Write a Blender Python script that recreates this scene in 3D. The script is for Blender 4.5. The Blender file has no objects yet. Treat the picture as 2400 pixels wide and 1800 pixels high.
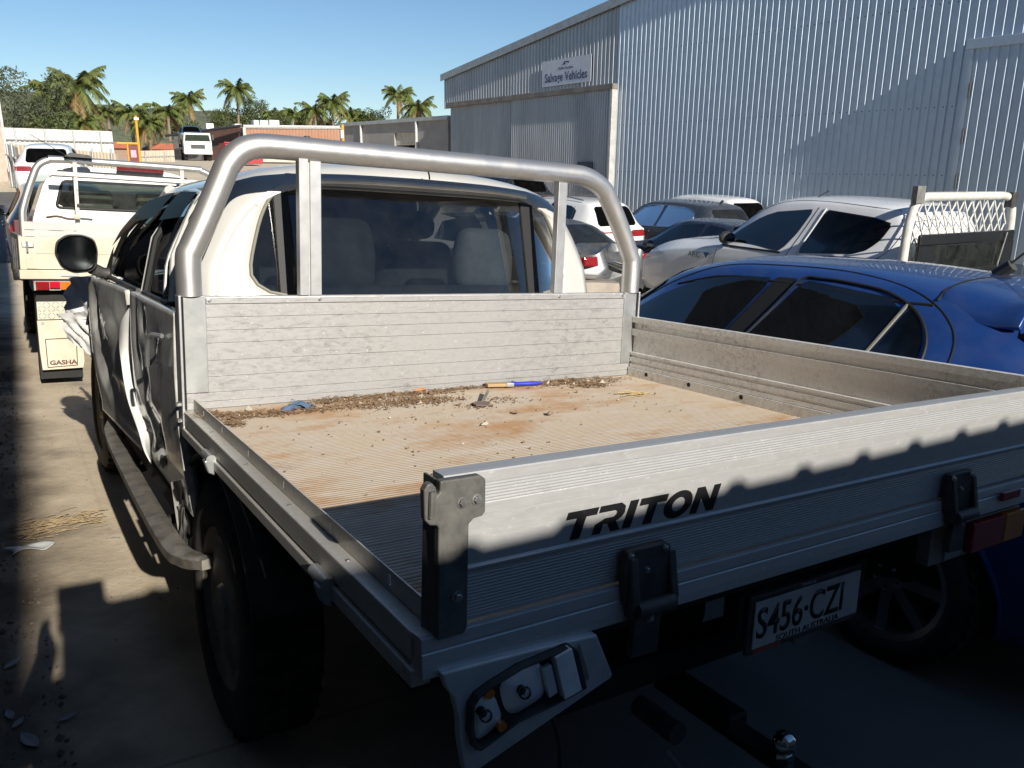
import bpy, bmesh, math, random
import numpy as np
from mathutils import Vector, Matrix
from mathutils.bvhtree import BVHTree
R = math.radians
S = bpy.context.scene
COL = S.collection
random.seed(7)

# ------------------------------------------------------------------ frames
# The yard falls away ahead and to the right: UM takes "yard" coordinates
# (origin = rear left deck corner of the silver tray, +y ahead) into the world.
MU = Matrix(((0.997973, 0.0, 0.063634), (-0.003490, 0.998495, 0.054740), (-0.063539, -0.054852, 0.996471)))
UM = Matrix.Translation((0, 0, .846)) @ MU.to_4x4()
GZ = -.93                                   # yard ground in yard coordinates

# ------------------------------------------------------------------ camera
cam_d = bpy.data.cameras.new('camera'); cam = bpy.data.objects.new('camera', cam_d); COL.objects.link(cam)
cam_d.sensor_width = 36; cam_d.lens = 28.155; cam_d.clip_start = .02; cam_d.clip_end = 5000
CAMR = Matrix(((0.840467, 0.130440, -0.525928), (-0.541728, 0.223898, -0.810185), (0.012074, 0.965844, 0.258842)))
cam.matrix_world = Matrix.Translation(UM @ Vector((-0.46537, -0.92851, 0.55368))) @ CAMR.to_4x4()
S.camera = cam

# ------------------------------------------------------------------ light
SUN_U = Vector((.050, 1, -.426)).normalized()          # travel direction in yard coordinates
SUN = (MU @ SUN_U).normalized()
el = math.asin(-SUN.z); az = math.atan2(-SUN.x, -SUN.y)
W = bpy.data.worlds.new('World'); S.world = W; W.use_nodes = True
wn = W.node_tree.nodes; wl = W.node_tree.links
sky = wn.new('ShaderNodeTexSky'); sky.sky_type = 'NISHITA'; sky.sun_disc = False
sky.sun_elevation = el; sky.sun_rotation = az % (2*math.pi); sky.altitude = 500; sky.air_density = 1.0; sky.dust_density = .1; sky.ozone_density = 3.0
wn['Background'].inputs['Strength'].default_value = .076
hs = wn.new('ShaderNodeHueSaturation'); hs.inputs['Saturation'].default_value = 1.10; wl.new(sky.outputs[0], hs.inputs['Color']); wl.new(hs.outputs[0], wn['Background'].inputs[0])
sd = bpy.data.lights.new('sun', 'SUN'); so = bpy.data.objects.new('sun', sd); COL.objects.link(so)
sd.energy = 5.0; sd.angle = R(.5); sd.color = (1, .94, .84)
so.rotation_euler = SUN.to_track_quat('-Z', 'Y').to_euler()
S.view_settings.view_transform = 'Standard'; S.view_settings.look = 'None'
S.view_settings.exposure = 0.42; S.view_settings.gamma = 1.0
S.render.engine = 'CYCLES'
S.cycles.max_bounces = 8; S.cycles.transparent_max_bounces = 12

# ------------------------------------------------------------------ helpers
def tag(o, label=None, cat=None, group=None, kind=None):
    if label: o['label'] = label
    if cat: o['category'] = cat
    if group: o['group'] = group
    if kind: o['kind'] = kind
    return o
def empty(name, mw, label=None, cat=None, group=None):
    o = bpy.data.objects.new(name, None); COL.objects.link(o); o.matrix_world = mw; o.empty_display_size = .1
    return tag(o, label, cat, group)
def ym(x, y, z=0, yaw=0):                    # yard placement
    return UM @ Matrix.Translation((x, y, z)) @ Matrix.Rotation(R(yaw), 4, 'Z')
def wm(x, y, z=0, yaw=0):
    return Matrix.Translation((x, y, z)) @ Matrix.Rotation(R(yaw), 4, 'Z')
class MB:
    def __init__(s): s.v = []; s.f = []; s.m = []; s.cm = 0
    def add(s, vs, fs):
        b = len(s.v); s.v += [tuple(p) for p in vs]; s.f += [tuple(i+b for i in f) for f in fs]; s.m += [s.cm]*len(fs); return s
    def box(s, x0, x1, y0, y1, z0, z1):
        return s.add([(x0,y0,z0),(x1,y0,z0),(x1,y1,z0),(x0,y1,z0),(x0,y0,z1),(x1,y0,z1),(x1,y1,z1),(x0,y1,z1)],
                     [(0,3,2,1),(4,5,6,7),(0,1,5,4),(1,2,6,5),(2,3,7,6),(3,0,4,7)])
    def prism(s, poly, a, b, ax='y'):        # poly in the other two axes (order x,z / y,z / x,y)
        n = len(poly)
        def P(p, t):
            return (p[0], t, p[1]) if ax == 'y' else (t, p[0], p[1]) if ax == 'x' else (p[0], p[1], t)
        ar = sum(poly[i][0]*poly[(i+1) % n][1]-poly[(i+1) % n][0]*poly[i][1] for i in range(n))
        pl = list(poly) if ar > 0 else list(poly)[::-1]
        f = [tuple(range(n)), tuple(range(2*n-1, n-1, -1))] + [(i, n+i, n+(i+1) % n, (i+1) % n) for i in range(n)]
        if (ax == 'y') == (b < a): f = [q[::-1] for q in f]
        if ax == 'y': f = [q for q in f]
        return s.add([P(p, a) for p in pl]+[P(p, b) for p in pl], f)
    def sheet(s, prof, a, b, ax='x'):        # open profile (y,z) swept along x  (or x,z along y)
        n = len(prof); P = (lambda p, t: (t, p[0], p[1])) if ax == 'x' else (lambda p, t: (p[0], t, p[1]))
        return s.add([P(p, a) for p in prof]+[P(p, b) for p in prof], [(i, i+1, n+i+1, n+i) for i in range(n-1)])
    def tube(s, path, r, n=10, cap=True):
        pts = [Vector(p) for p in path]; m = len(pts); rs = r if isinstance(r, (list, tuple)) else [r]*m
        T = [(pts[min(i+1, m-1)]-pts[max(i-1, 0)]).normalized() for i in range(m)]
        up = Vector((0, 0, 1)) if abs(T[0].z) < .9 else Vector((1, 0, 0))
        u = (up - T[0]*up.dot(T[0])).normalized(); vs = []
        for i in range(m):
            u = (u - T[i]*u.dot(T[i])).normalized(); w = T[i].cross(u)
            for k in range(n):
                a = 2*math.pi*k/n; vs.append(pts[i]+(u*math.cos(a)+w*math.sin(a))*rs[i])
        fs = [(i*n+k, i*n+(k+1) % n, (i+1)*n+(k+1) % n, (i+1)*n+k) for i in range(m-1) for k in range(n)]
        if cap: fs += [tuple(range(n))[::-1], tuple((m-1)*n+k for k in range(n))]
        return s.add(vs, fs)
    def lathe(s, prof, mat=Matrix(), n=32):  # prof (radius, height) about local z
        m = len(prof); vs = [mat @ Vector((p[0]*math.cos(2*math.pi*k/n), p[0]*math.sin(2*math.pi*k/n), p[1])) for p in prof for k in range(n)]
        fs = [(i*n+k, i*n+(k+1) % n, (i+1)*n+(k+1) % n, (i+1)*n+k) for i in range(m-1) for k in range(n)]
        return s.add(vs, fs)
    def ball(s, c, r, n=12, sc=(1, 1, 1)):
        prof = [(r*math.sin(math.pi*i/(n//2)), -r*math.cos(math.pi*i/(n//2))) for i in range(n//2+1)]
        return s.lathe([(max(p[0], 1e-4), p[1]) for p in prof], Matrix.Translation(c) @ Matrix.Diagonal((*sc, 1)), n)
    def grid(s, fn, nu, nv):
        vs = [fn(i/nu, j/nv) for j in range(nv+1) for i in range(nu+1)]
        return s.add(vs, [(j*(nu+1)+i, j*(nu+1)+i+1, (j+1)*(nu+1)+i+1, (j+1)*(nu+1)+i) for j in range(nv) for i in range(nu)])
    def build(s, name, mat, parent=None, loc=None, smooth=False, bevel=0, seg=2, mats=None, fix=True, ang=40, solid=0):
        me = bpy.data.meshes.new(name); me.from_pydata([tuple(v) for v in s.v], [], s.f)
        for k in (mats or [mat]): me.materials.append(k)
        if mats: me.polygons.foreach_set('material_index', s.m)
        if fix:
            b = bmesh.new(); b.from_mesh(me); bmesh.ops.remove_doubles(b, verts=b.verts, dist=1e-6); bmesh.ops.recalc_face_normals(b, faces=b.faces); b.to_mesh(me); b.free()
        if smooth: me.shade_smooth() if not ang else me.polygons.foreach_set('use_smooth', [True]*len(me.polygons))
        o = bpy.data.objects.new(name, me); COL.objects.link(o)
        if smooth and ang:
            me.set_sharp_from_angle(angle=R(ang))
        if parent: o.parent = parent
        if loc is not None: o.location = loc
        if solid:
            q = o.modifiers.new('s', 'SOLIDIFY'); q.thickness = solid; q.offset = -1
        if bevel:
            q = o.modifiers.new('b', 'BEVEL'); q.width = bevel; q.segments = seg; q.limit_method = 'ANGLE'; q.angle_limit = R(35)
        return o
def arc(c, r, a0, a1, n, plane='xz'):
    o = []
    for i in range(n+1):
        a = R(a0+(a1-a0)*i/n); p = (c[0]+r*math.cos(a), c[1]+r*math.sin(a)); o.append(p)
    return o
def spline(pts, n=8):                        # Catmull-Rom through points
    P = [Vector(p) for p in pts]; P = [P[0]*2-P[1]]+P+[P[-1]*2-P[-2]]; out = []
    for i in range(1, len(P)-2):
        a, b, c, d = P[i-1:i+3]
        for k in range(n):
            t = k/n; out.append(.5*((2*b)+(c-a)*t+(2*a-5*b+4*c-d)*t*t+(3*b-a-3*c+d)*t**3))
    return out+[P[-2]]
def roundpoly(poly, r, n=4):
    out = []; N = len(poly); P = [Vector(p) for p in poly]
    for i in range(N):
        a, b, c = P[i-1], P[i], P[(i+1) % N]
        d1 = min(r, (a-b).length*.45); d2 = min(r, (c-b).length*.45)
        p = b+(a-b).normalized()*d1; q = b+(c-b).normalized()*d2
        for k in range(n+1):
            t = k/n; out.append(tuple((1-t)**2*p+2*t*(1-t)*b+t*t*q))
    return out
def copy_tree(o, parent=None):
    c = o.copy(); COL.objects.link(c); c.parent = parent
    for ch in list(o.children): copy_tree(ch, c)
    return c
def text_mesh(txt, size, shear=0, offset=0, sx=1, font_align='LEFT'):
    cu = bpy.data.curves.new('t', 'FONT'); cu.body = txt; cu.size = size; cu.shear = shear; cu.offset = offset; cu.align_x = font_align; cu.resolution_u = 4
    o = bpy.data.objects.new('t', cu); COL.objects.link(o)
    me = bpy.data.meshes.new_from_object(o.evaluated_get(bpy.context.evaluated_depsgraph_get()))
    bpy.data.objects.remove(o); bpy.data.curves.remove(cu)
    for v in me.vertices: v.co.x *= sx
    return me
def lettering(name, txt, size, mat, parent, mw, shear=0, offset=0, sx=1, align='LEFT', thick=.0008):
    me = text_mesh(txt, size, shear, offset, sx, align); me.materials.clear(); me.materials.append(mat)
    o = bpy.data.objects.new(name, me); COL.objects.link(o); o.parent = parent; o.matrix_local = mw
    q = o.modifiers.new('s', 'SOLIDIFY'); q.thickness = thick; q.offset = 1
    return o
XZ = Matrix(((1, 0, 0, 0), (0, 0, -1, 0), (0, 1, 0, 0), (0, 0, 0, 1)))     # text plane facing -y

# ------------------------------------------------------------------ materials
MATS = {}
class NT:
    def __init__(s, name):
        s.m = bpy.data.materials.new(name); s.m.use_nodes = True; s.t = s.m.node_tree; s.n = s.t.nodes; s.b = s.n['Principled BSDF']; s.out = s.n['Material Output']
        s.tc = s.n.new('ShaderNodeTexCoord').outputs['Object']
    def link(s, a, b): s.t.links.new(a, b)
    def node(s, t, **k):
        x = s.n.new('ShaderNode'+t)
        for a, v in k.items():
            if hasattr(x, a): setattr(x, a, v)
        return x
    def co(s, sc=(1, 1, 1), loc=(0, 0, 0), src=None):
        x = s.node('Mapping'); x.inputs['Scale'].default_value = sc; x.inputs['Location'].default_value = loc; s.link(src or s.tc, x.inputs['Vector']); return x.outputs[0]
    def noise(s, scale, det=4, rough=.55, sc=None, loc=(0, 0, 0), dist=0):
        x = s.node('TexNoise'); x.inputs['Scale'].default_value = scale; x.inputs['Detail'].default_value = det; x.inputs['Roughness'].default_value = rough; x.inputs['Distortion'].default_value = dist
        s.link(s.co(sc or (1, 1, 1), loc), x.inputs['Vector']); return x.outputs['Fac']
    def ramp(s, src, stops):
        x = s.node('ValToRGB'); e = x.color_ramp.elements
        while len(e) < len(stops): e.new(.5)
        for q, (p, c) in zip(e, stops):
            q.position = p; q.color = (*c, 1) if isinstance(c, tuple) else (c, c, c, 1)
        s.link(src, x.inputs[0]); return x.outputs[0]
    def mix(s, f, a, b, mode='MIX'):
        x = s.node('Mix', data_type='RGBA', blend_type=mode)
        for sock, v in ((x.inputs[0], f), (x.inputs[6], a), (x.inputs[7], b)):
            if isinstance(v, (int, float)): sock.default_value = v if sock.type == 'VALUE' else (v, v, v, 1)
            elif isinstance(v, tuple): sock.default_value = (*v, 1)
            else: s.link(v, sock)
        return x.outputs[2]
    def math(s, op, a, b=0.0, clamp=False):
        x = s.node('Math', operation=op); x.use_clamp = clamp
        for i, v in enumerate((a, b)):
            if isinstance(v, (int, float)): x.inputs[i].default_value = v
            else: s.link(v, x.inputs[i])
        return x.outputs[0]
    def sep(s, src=None):
        x = s.node('SeparateXYZ'); s.link(src or s.tc, x.inputs[0]); return x.outputs
    def mapr(s, src, a, b, c=0., d=1.):
        x = s.node('MapRange'); s.link(src, x.inputs[0])
        for i, v in enumerate((a, b, c, d)): x.inputs[i+1].default_value = v
        return x.outputs[0]
    def set(s, **k):
        for a, v in k.items():
            q = s.b.inputs[a.replace('_', ' ')]
            if isinstance(v, (int, float)): q.default_value = v
            elif isinstance(v, tuple): q.default_value = (*v, 1) if len(v) == 3 and q.type == 'RGBA' else v
            else: s.link(v, q)
    def bump(s, h, strength=.3, dist=.01):
        x = s.node('Bump'); x.inputs['Strength'].default_value = strength; x.inputs['Distance'].default_value = dist
        s.link(h, x.inputs['Height']); s.link(x.outputs[0], s.b.inputs['Normal'])
def mat(name, c, r=.5, m=0., c2=None, s=6, lo=.4, hi=.65, bump=0, bs=60, st=None, coat=0, dust=None, da=.5, r2=None):
    if name in MATS: return MATS[name]
    t = NT(name); c2 = c2 or tuple(x*.78 for x in c)
    f = t.ramp(t.noise(s, 5, .6, st), [(lo, 0.), (hi, 1.)]); col = t.mix(f, c, c2)
    if dust:
        d = t.ramp(t.noise(s*2.3, 6, .65, None, (3, 1, 7)), [(.42, 0.), (.75, da)]); col = t.mix(d, col, dust)
        t.set(Roughness=t.mix(d, r, .85))
    elif r2 is not None: t.set(Roughness=t.mix(f, r, r2))
    else: t.set(Roughness=r)
    t.set(Base_Color=col, Metallic=m)
    if coat: t.set(Coat_Weight=coat, Coat_Roughness=.04)
    if bump: t.bump(t.noise(bs, 4, .6, st), bump, .004)
    MATS[name] = t.m; return t.m
def paint(name, c, r=.28, dust=(.42, .36, .28), da=.25, metal=0.):
    return mat(name, c, r, metal, tuple(x*.93 for x in c), 3, coat=.8, dust=dust, da=da)
def alu(name, base, dark, r=.42, m=.75, amt=.75, tint=(.42, .37, .3), vert=.3, ta=.3):
    if name in MATS: return MATS[name]
    t = NT(name)
    big = t.ramp(t.noise(3.2, 4, .6, (.5, 1, 1)), [(.36, .15), (.68, 1.)])
    smear = t.ramp(t.noise(60, 8, .8, (.35, 1, 1), (5, 2, 1), .5), [(.47, 0.), (.66, .9)])
    spot = t.ramp(t.noise(30, 7, .75, (.4, 1, 1), (1, 7, 3), .8), [(.58, 0.), (.68, 1.)])
    scr = t.ramp(t.noise(190, 3, .6, (.05, 1, 1), (1, 4, 2)), [(.58, 0.), (.68, 1.)])
    scv = t.ramp(t.noise(110, 3, .6, (1, 1, .10), (8, 4, 2)), [(.62, 0.), (.70, vert)])
    brt = t.ramp(t.noise(150, 2, .5, (.5, 1, .7), (2, 9, 4)), [(.66, 0.), (.71, 1.)])
    fine = t.noise(400, 2, .5, (.02, 1, 1))
    col = t.mix(t.mapr(fine, .3, .7, 0., .35), base, tuple(x*.82 for x in base))
    col = t.mix(t.math('MULTIPLY', t.ramp(t.noise(2, 3), [(.42, 0.), (.75, 1.)]), ta), col, tint)
    col = t.mix(t.math('MULTIPLY', smear, t.math('MULTIPLY', big, amt)), col, dark)
    col = t.mix(t.math('MULTIPLY', spot, t.math('MULTIPLY', big, amt*.8)), col, tuple(x*.7 for x in dark))
    col = t.mix(t.math('MULTIPLY', t.math('MAXIMUM', scr, scv), amt*.28), col, dark)
    col = t.mix(t.math('MULTIPLY', brt, amt*.8), col, tuple(min(1, x*1.5) for x in base))
    t.set(Base_Color=col, Metallic=m, Roughness=t.mix(smear, r, r+.2)); t.bump(t.noise(150, 3, .6, (.2, 1, 1)), .10, .002)
    MATS[name] = t.m; return t.m
def glass(name, tint=(.5, .55, .55), dusty=.15, rough=0., refl=1.0, ior=1.5):
    if name in MATS: return MATS[name]
    t = NT(name); tr = t.node('BsdfTransparent'); tr.inputs[0].default_value = (*tint, 1)
    gl = t.node('BsdfGlossy'); gl.inputs['Roughness'].default_value = rough+.015; gl.inputs[0].default_value = (refl, refl, refl, 1)
    fr = t.node('Fresnel'); fr.inputs[0].default_value = ior
    m1 = t.node('MixShader'); t.link(fr.outputs[0], m1.inputs[0]); t.link(tr.outputs[0], m1.inputs[1]); t.link(gl.outputs[0], m1.inputs[2])
    df = t.node('BsdfDiffuse'); df.inputs[0].default_value = (.5, .47, .42, 1)
    n = t.math('MULTIPLY', t.ramp(t.noise(7, 6, .7), [(.35, .1), (.8, 1.)]), dusty)
    sp = t.ramp(t.noise(95, 2, .5), [(.74, 0.), (.77, .8)])
    m2 = t.node('MixShader'); t.link(t.math('MAXIMUM', n, t.math('MULTIPLY', sp, dusty*4)), m2.inputs[0]); t.link(m1.outputs[0], m2.inputs[1]); t.link(df.outputs[0], m2.inputs[2])
    t.link(m2.outputs[0], t.out.inputs[0]); MATS[name] = t.m; return t.m
def lens(name, c, r=.12):
    t = NT(name); wv = t.node('TexChecker'); wv.inputs['Scale'].default_value = 90; t.link(t.tc, wv.inputs[0])
    t.set(Base_Color=t.mix(t.noise(12, 3), c, tuple(x*.6 for x in c)), Roughness=r, Coat_Weight=.8, Coat_Roughness=.05, Subsurface_Weight=0.0)
    t.bump(wv.outputs[1], .15, .002); return t.m
def leafmat(name, c, c2, tr=.35):
    t = NT(name); col = t.mix(t.ramp(t.noise(1.1, 4), [(.35, 0.), (.65, 1.)]), c, c2)
    d = t.node('BsdfTranslucent'); t.link(col, d.inputs[0]); t.set(Base_Color=col, Roughness=.6)
    x = t.node('MixShader'); x.inputs[0].default_value = tr; t.link(t.b.outputs[0], x.inputs[1]); t.link(d.outputs[0], x.inputs[2]); t.link(x.outputs[0], t.out.inputs[0])
    return t.m
white_paint = paint('white_paint', (.53, .525, .50))
white_clean = paint('white_clean', (.74, .74, .72), da=.12)
blue_paint = mat('blue_paint', (.02, .075, .30), .3, .35, (.016, .06, .25), 3, coat=.9, dust=(.35, .33, .32), da=.10)
grey_paint = mat('grey_paint', (.075, .085, .105), .32, .5, coat=.8, dust=(.4, .36, .3), da=.12)
navy_paint = mat('navy_paint', (.02, .025, .045), .3, .3, coat=.9, dust=(.4, .36, .3), da=.1)
silver_paint = mat('silver_paint', (.16, .165, .17), .35, .6, coat=.6, dust=(.4, .36, .3), da=.18)
black_paint = mat('black_paint', (.012, .013, .016), .25, 0, coat=.9, dust=(.3, .27, .22), da=.12)
ute_silver = mat('ute_silver', (.78, .79, .80), .32, 0, (.75, .76, .77), coat=.8, dust=(.42, .38, .32), da=.06)
black_plastic = mat('black_plastic', (.025, .026, .028), .5, 0, (.045, .044, .042), 8, dust=(.3, .27, .23), da=.2, bump=.05)
worn_plastic = mat('worn_plastic', (.062, .062, .06), .5, 0, (.10, .098, .09), 14, dust=(.3, .28, .24), da=.25, bump=.08, bs=220)
rubber = mat('rubber', (.018, .0175, .017), .8, 0, (.03, .028, .025), 9, bump=.2, bs=120, dust=(.2, .16, .12), da=.25)
dark = mat('dark_underside', (.012, .012, .012), .8, 0, (.02, .018, .015), 6)
seal = mat('seal_black', (.012, .012, .012), .6)
chrome = mat('chrome', (.75, .75, .74), .12, 1, (.65, .65, .64), 12)
rimmat = mat('rim_alloy', (.4, .4, .4), .35, .9, (.3, .29, .28), 7, dust=(.3, .25, .2), da=.5)
dustrim = mat('dusty_wheel', (.34, .31, .26), .6, .5, (.16, .14, .12), 7, dust=(.32, .27, .2), da=.7)
galv = mat('galvanised', (.40, .41, .41), .45, .7, (.30, .315, .315), 14, .35, .7, bump=.03, dust=(.5, .45, .38), da=.25)
galv_dull = mat('galvanised_dull', (.30, .295, .28), .55, .6, (.21, .205, .19), 16, bump=.05, dust=(.38, .33, .27), da=.35)
steel = mat('bolt_steel', (.6, .6, .58), .35, .9, (.42, .4, .37), 30)
tubealu = mat('hoop_alloy', (.66, .645, .62), .36, .85, (.52, .505, .48), 16, .35, .7, st=(1, 1, .5), bump=.03, bs=90, r2=.5)
barealu = mat('upright_alloy', (.50, .50, .50), .42, .6, (.42, .42, .42), 20, bump=.03)
head_alu = alu('headboard_alloy', (.41, .405, .40), (.12, .118, .118), .46, .35, .9, (.42, .40, .36), .8, .25)
gate_alu = alu('tailgate_alloy', (.52, .52, .515), (.29, .295, .30), .42, .45, .35, (.45, .435, .40), .12, .2)
side_alu = alu('side_alloy', (.86, .84, .80), (.22, .205, .19), .5, .3, .9, (.62, .57, .5), .2, .3)
rail_alu = alu('rail_alloy', (.62, .60, .56), (.28, .27, .25), .5, .55, .6, (.4, .34, .26), .2, .4)
red_lens = lens('red_lens', (.30, .012, .016)); amber_lens = lens('amber_lens', (.65, .19, .02)); darkred = lens('dark_red_lens', (.16, .012, .015)); clear_lens = lens('clear_lens', (.6, .6, .6))
tint_glass = glass('tinted_glass', (.03, .033, .036), .012, 0, .15); mid_glass = glass('car_glass', (.35, .4, .4), .05); clear_glass = glass('cab_glass', (.46, .51, .51), .022, 0, 1.0, 1.5)
mirror_glass = mat('mirror_glass', (.22, .24, .25), .08, 1)
fabric = mat('seat_fabric', (.022, .022, .025), .9, 0, (.015, .015, .017), 20, bump=.3, bs=200)
fabric2 = mat('seat_fabric_grey', (.12, .118, .125), .9, 0, (.09, .09, .095), 20, bump=.3, bs=200)
trim = mat('interior_trim', (.06, .06, .058), .7, 0, (.045, .045, .043), 10)
black_ink = mat('black_ink', (.01, .01, .011), .35, 0, (.03, .03, .032), 30, .6, .8)
navy_ink = mat('navy_ink', (.03, .04, .10), .6)

# ------------------------------------------------------------------ ground
YS = np.linspace(-40, 600, 2561)
sl = np.interp(YS, [-40, -4, -2, 8, 15, 33, 42, 90, 600], [0, 0, -.0549, -.0549, .066, .078, .03, .0, 0])
HZ = np.concatenate([[0], np.cumsum((sl[1:]+sl[:-1])/2*np.diff(YS))]); HZ = HZ-np.interp(0, YS, HZ)
def ground_z(x, y):
    k = np.interp(y, [-12, -4, 12, 26], [0, 1, 1, 0])
    xs = np.interp(x, [-60, -7, -3, 3, 7, 60], [-4.2, -4.2, -3, 3, 3.9, 3.9])
    return float(-.0807-.06383*(xs*k+.059)+np.interp(y, YS, HZ)-.0028)
def sheet_grid(xs, ys, off, fn=ground_z):
    m = MB(); nx = len(xs)
    m.v = [(x, y, fn(x, y)+off) for y in ys for x in xs]
    m.f = [(j*nx+i, j*nx+i+1, (j+1)*nx+i+1, (j+1)*nx+i) for j in range(len(ys)-1) for i in range(nx-1)]; m.m = [0]*len(m.f)
    return m
t = NT('yard_concrete'); sx, sy, sz = t.sep()
n1 = t.ramp(t.noise(.7, 6, .6), [(.35, 0.), (.7, 1.)]); n2 = t.ramp(t.noise(5, 6, .65), [(.4, 0.), (.7, 1.)]); n3 = t.ramp(t.noise(60, 4, .6), [(.35, 0.), (.75, 1.)])
col = t.mix(n1, (.68, .57, .415), (.57, .475, .34)); col = t.mix(t.math('MULTIPLY', n2, .5), col, (.38, .32, .235)); col = t.mix(t.math('MULTIPLY', n3, .35), col, (.55, .46, .33))
crk = t.node('TexVoronoi', feature='DISTANCE_TO_EDGE'); crk.inputs['Scale'].default_value = .55; t.link(t.co((1, 1, .01)), crk.inputs[0])
ck = t.ramp(crk.outputs[0], [(.0, 1.), (.006, 0.)]); col = t.mix(t.math('MULTIPLY', ck, .12), col, (.12, .10, .08))
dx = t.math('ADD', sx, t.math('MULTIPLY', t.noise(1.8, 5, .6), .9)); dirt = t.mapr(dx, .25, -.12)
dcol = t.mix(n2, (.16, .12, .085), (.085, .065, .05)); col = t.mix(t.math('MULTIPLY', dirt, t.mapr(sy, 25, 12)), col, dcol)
stn = t.ramp(t.noise(1.3, 4, .6, None, (9, 3, 0)), [(.58, 0.), (.72, .55)]); col = t.mix(stn, col, (.2, .175, .145))
jn = t.math('LESS_THAN', t.math('ABSOLUTE', t.math('SUBTRACT', t.math('FRACT', t.math('DIVIDE', t.math('ADD', sy, .9), 4.2)), .5)), .0018); col = t.mix(t.math('MULTIPLY', jn, .35), col, (.10, .085, .065))
tyr = t.math('MULTIPLY', t.mapr(t.math('ABSOLUTE', t.math('SUBTRACT', sx, t.math('MULTIPLY', sy, .012))), .10, .04), t.ramp(t.noise(7, 5, .7, (1, .25, 1)), [(.4, 0.), (.7, .5)])); col = t.mix(tyr, col, (.22, .195, .16))
pit = t.ramp(t.noise(150, 3, .6), [(.62, 0.), (.7, .55)]); col = t.mix(pit, col, (.24, .2, .15))
yard_shade = t.math('MULTIPLY', t.mapr(t.math('ADD', sx, t.math('MULTIPLY', t.noise(1.5, 4), .5)), .30, .75), t.mapr(sy, 9, 5)); col = t.mix(t.math('MULTIPLY', yard_shade, .9), col, (.13, .125, .12))  # shade under and behind the parked vehicles, painted into the concrete colour
far = t.mapr(sy, 60, 200); col = t.mix(far, col, (.16, .15, .09))
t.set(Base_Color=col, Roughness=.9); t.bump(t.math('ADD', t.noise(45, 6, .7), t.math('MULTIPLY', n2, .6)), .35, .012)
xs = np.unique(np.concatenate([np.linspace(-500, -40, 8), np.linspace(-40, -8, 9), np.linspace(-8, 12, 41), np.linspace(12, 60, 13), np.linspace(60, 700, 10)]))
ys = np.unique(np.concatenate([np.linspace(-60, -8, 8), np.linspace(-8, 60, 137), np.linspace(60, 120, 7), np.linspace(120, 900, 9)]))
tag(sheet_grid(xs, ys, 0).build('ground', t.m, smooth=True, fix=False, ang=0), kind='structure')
asph = mat('asphalt', (.11, .105, .10), .9, 0, (.15, .14, .125), 1.2, bump=.3, bs=90)
tag(sheet_grid(np.linspace(-60, 14, 38), np.linspace(17, 30, 27), .006).build('road', asph, smooth=True, fix=False, ang=0), kind='structure')

# bushland hill behind the town
hm = NT('bush_hill'); h1 = hm.ramp(hm.noise(.05, 8, .75), [(.35, 0.), (.65, 1.)]); hc = hm.mix(h1, (.075, .095, .055), (.17, .165, .10)); hc = hm.mix(hm.ramp(hm.noise(.3, 4, .7), [(.45, 0.), (.6, .8)]), hc, (.045, .06, .035)); hm.set(Base_Color=hc, Roughness=.95)
m = MB(); rnd = np.random.RandomState(3)
def hill(u, v):
    x = -330+1100*u; y = 640+260*v
    prof = np.interp(x, [-330, -120, 0, 60, 120, 220, 330, 470, 770], [78, 70, 60, 56, 53, 48, 36, 20, 5])
    z = prof*math.sin(min(v/.7, 1)*math.pi/2)*(1+.05*math.sin(x*.045)+.03*math.sin(x*.13+1))+1.2*math.sin(x*.7)*math.sin(y*.31)
    return (x, y, z-1)
m.grid(hill, 220, 26); hill_o = m.build('hills', hm.m, smooth=True, fix=False, ang=0); tag(hill_o, kind='structure')

# ------------------------------------------------------------------ the silver-tray ute
UP = Vector((.9, 2.3, GZ)); UL = -UP
ute = empty('tray_ute', ym(*UP), 'crash-damaged white dual-cab ute with scuffed alloy tray, one side board missing', 'ute')
def U_(m, name, mt, parent=None, **k):       # part given in yard coordinates
    if parent is None: return m.build(name, mt, ute, UL, **k)
    return m.build(name, mt, parent, (0, 0, 0), **k)
LT = 1.60; WT = 1.80
# deck planks: ribbed extrusions laid across the tray
t = NT('deck_alloy'); px, py, pz = t.sep(); wy = t.math('ADD', py, t.math('MULTIPLY', t.math('SUBTRACT', t.noise(3.5, 6, .65), .5), .5))
base = t.mix(t.ramp(t.noise(40, 5, .7, (.12, 1, 1)), [(.35, 0.), (.65, 1.)]), (.47, .45, .425), (.33, .318, .30))
base = t.mix(t.ramp(t.noise(9, 5, .7, (.4, 1, 1), (2, 2, 0)), [(.5, 0.), (.7, .6)]), base, (.56, .535, .505))
sand = t.mapr(wy, -1.05, -.80); sn = t.ramp(t.noise(14, 6, .7, (.5, 1, 1)), [(.3, .55), (.6, 1.)])
base = t.mix(t.math('MULTIPLY', sand, sn), base, (.40, .325, .24))
rust = t.ramp(t.noise(3.2, 5, .7, (.6, 1.1, 1), (4.1, 1.7, 0)), [(.50, 0.), (.64, .95)]); base = t.mix(t.math('MULTIPLY', rust, t.mapr(wy, -1.7, -1.15)), base, (.33, .19, .095))
drk = t.ramp(t.noise(6, 6, .75, (.7, 1, 1), (7, 7, 0)), [(.6, 0.), (.72, .7)]); base = t.mix(t.math('MULTIPLY', drk, t.mapr(wy, -1.1, -.75)), base, (.2, .12, .065))
t.set(Base_Color=base, Roughness=t.mapr(t.noise(20, 4), .3, .7, .55, .85), Metallic=t.mapr(wy, -1.3, -.9, .2, .0)); t.bump(t.noise(130, 5, .7, (.4, 1, 1)), .25, .003)
deckm = t.m
NP = 10; pw = (LT-.03)/NP
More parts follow.
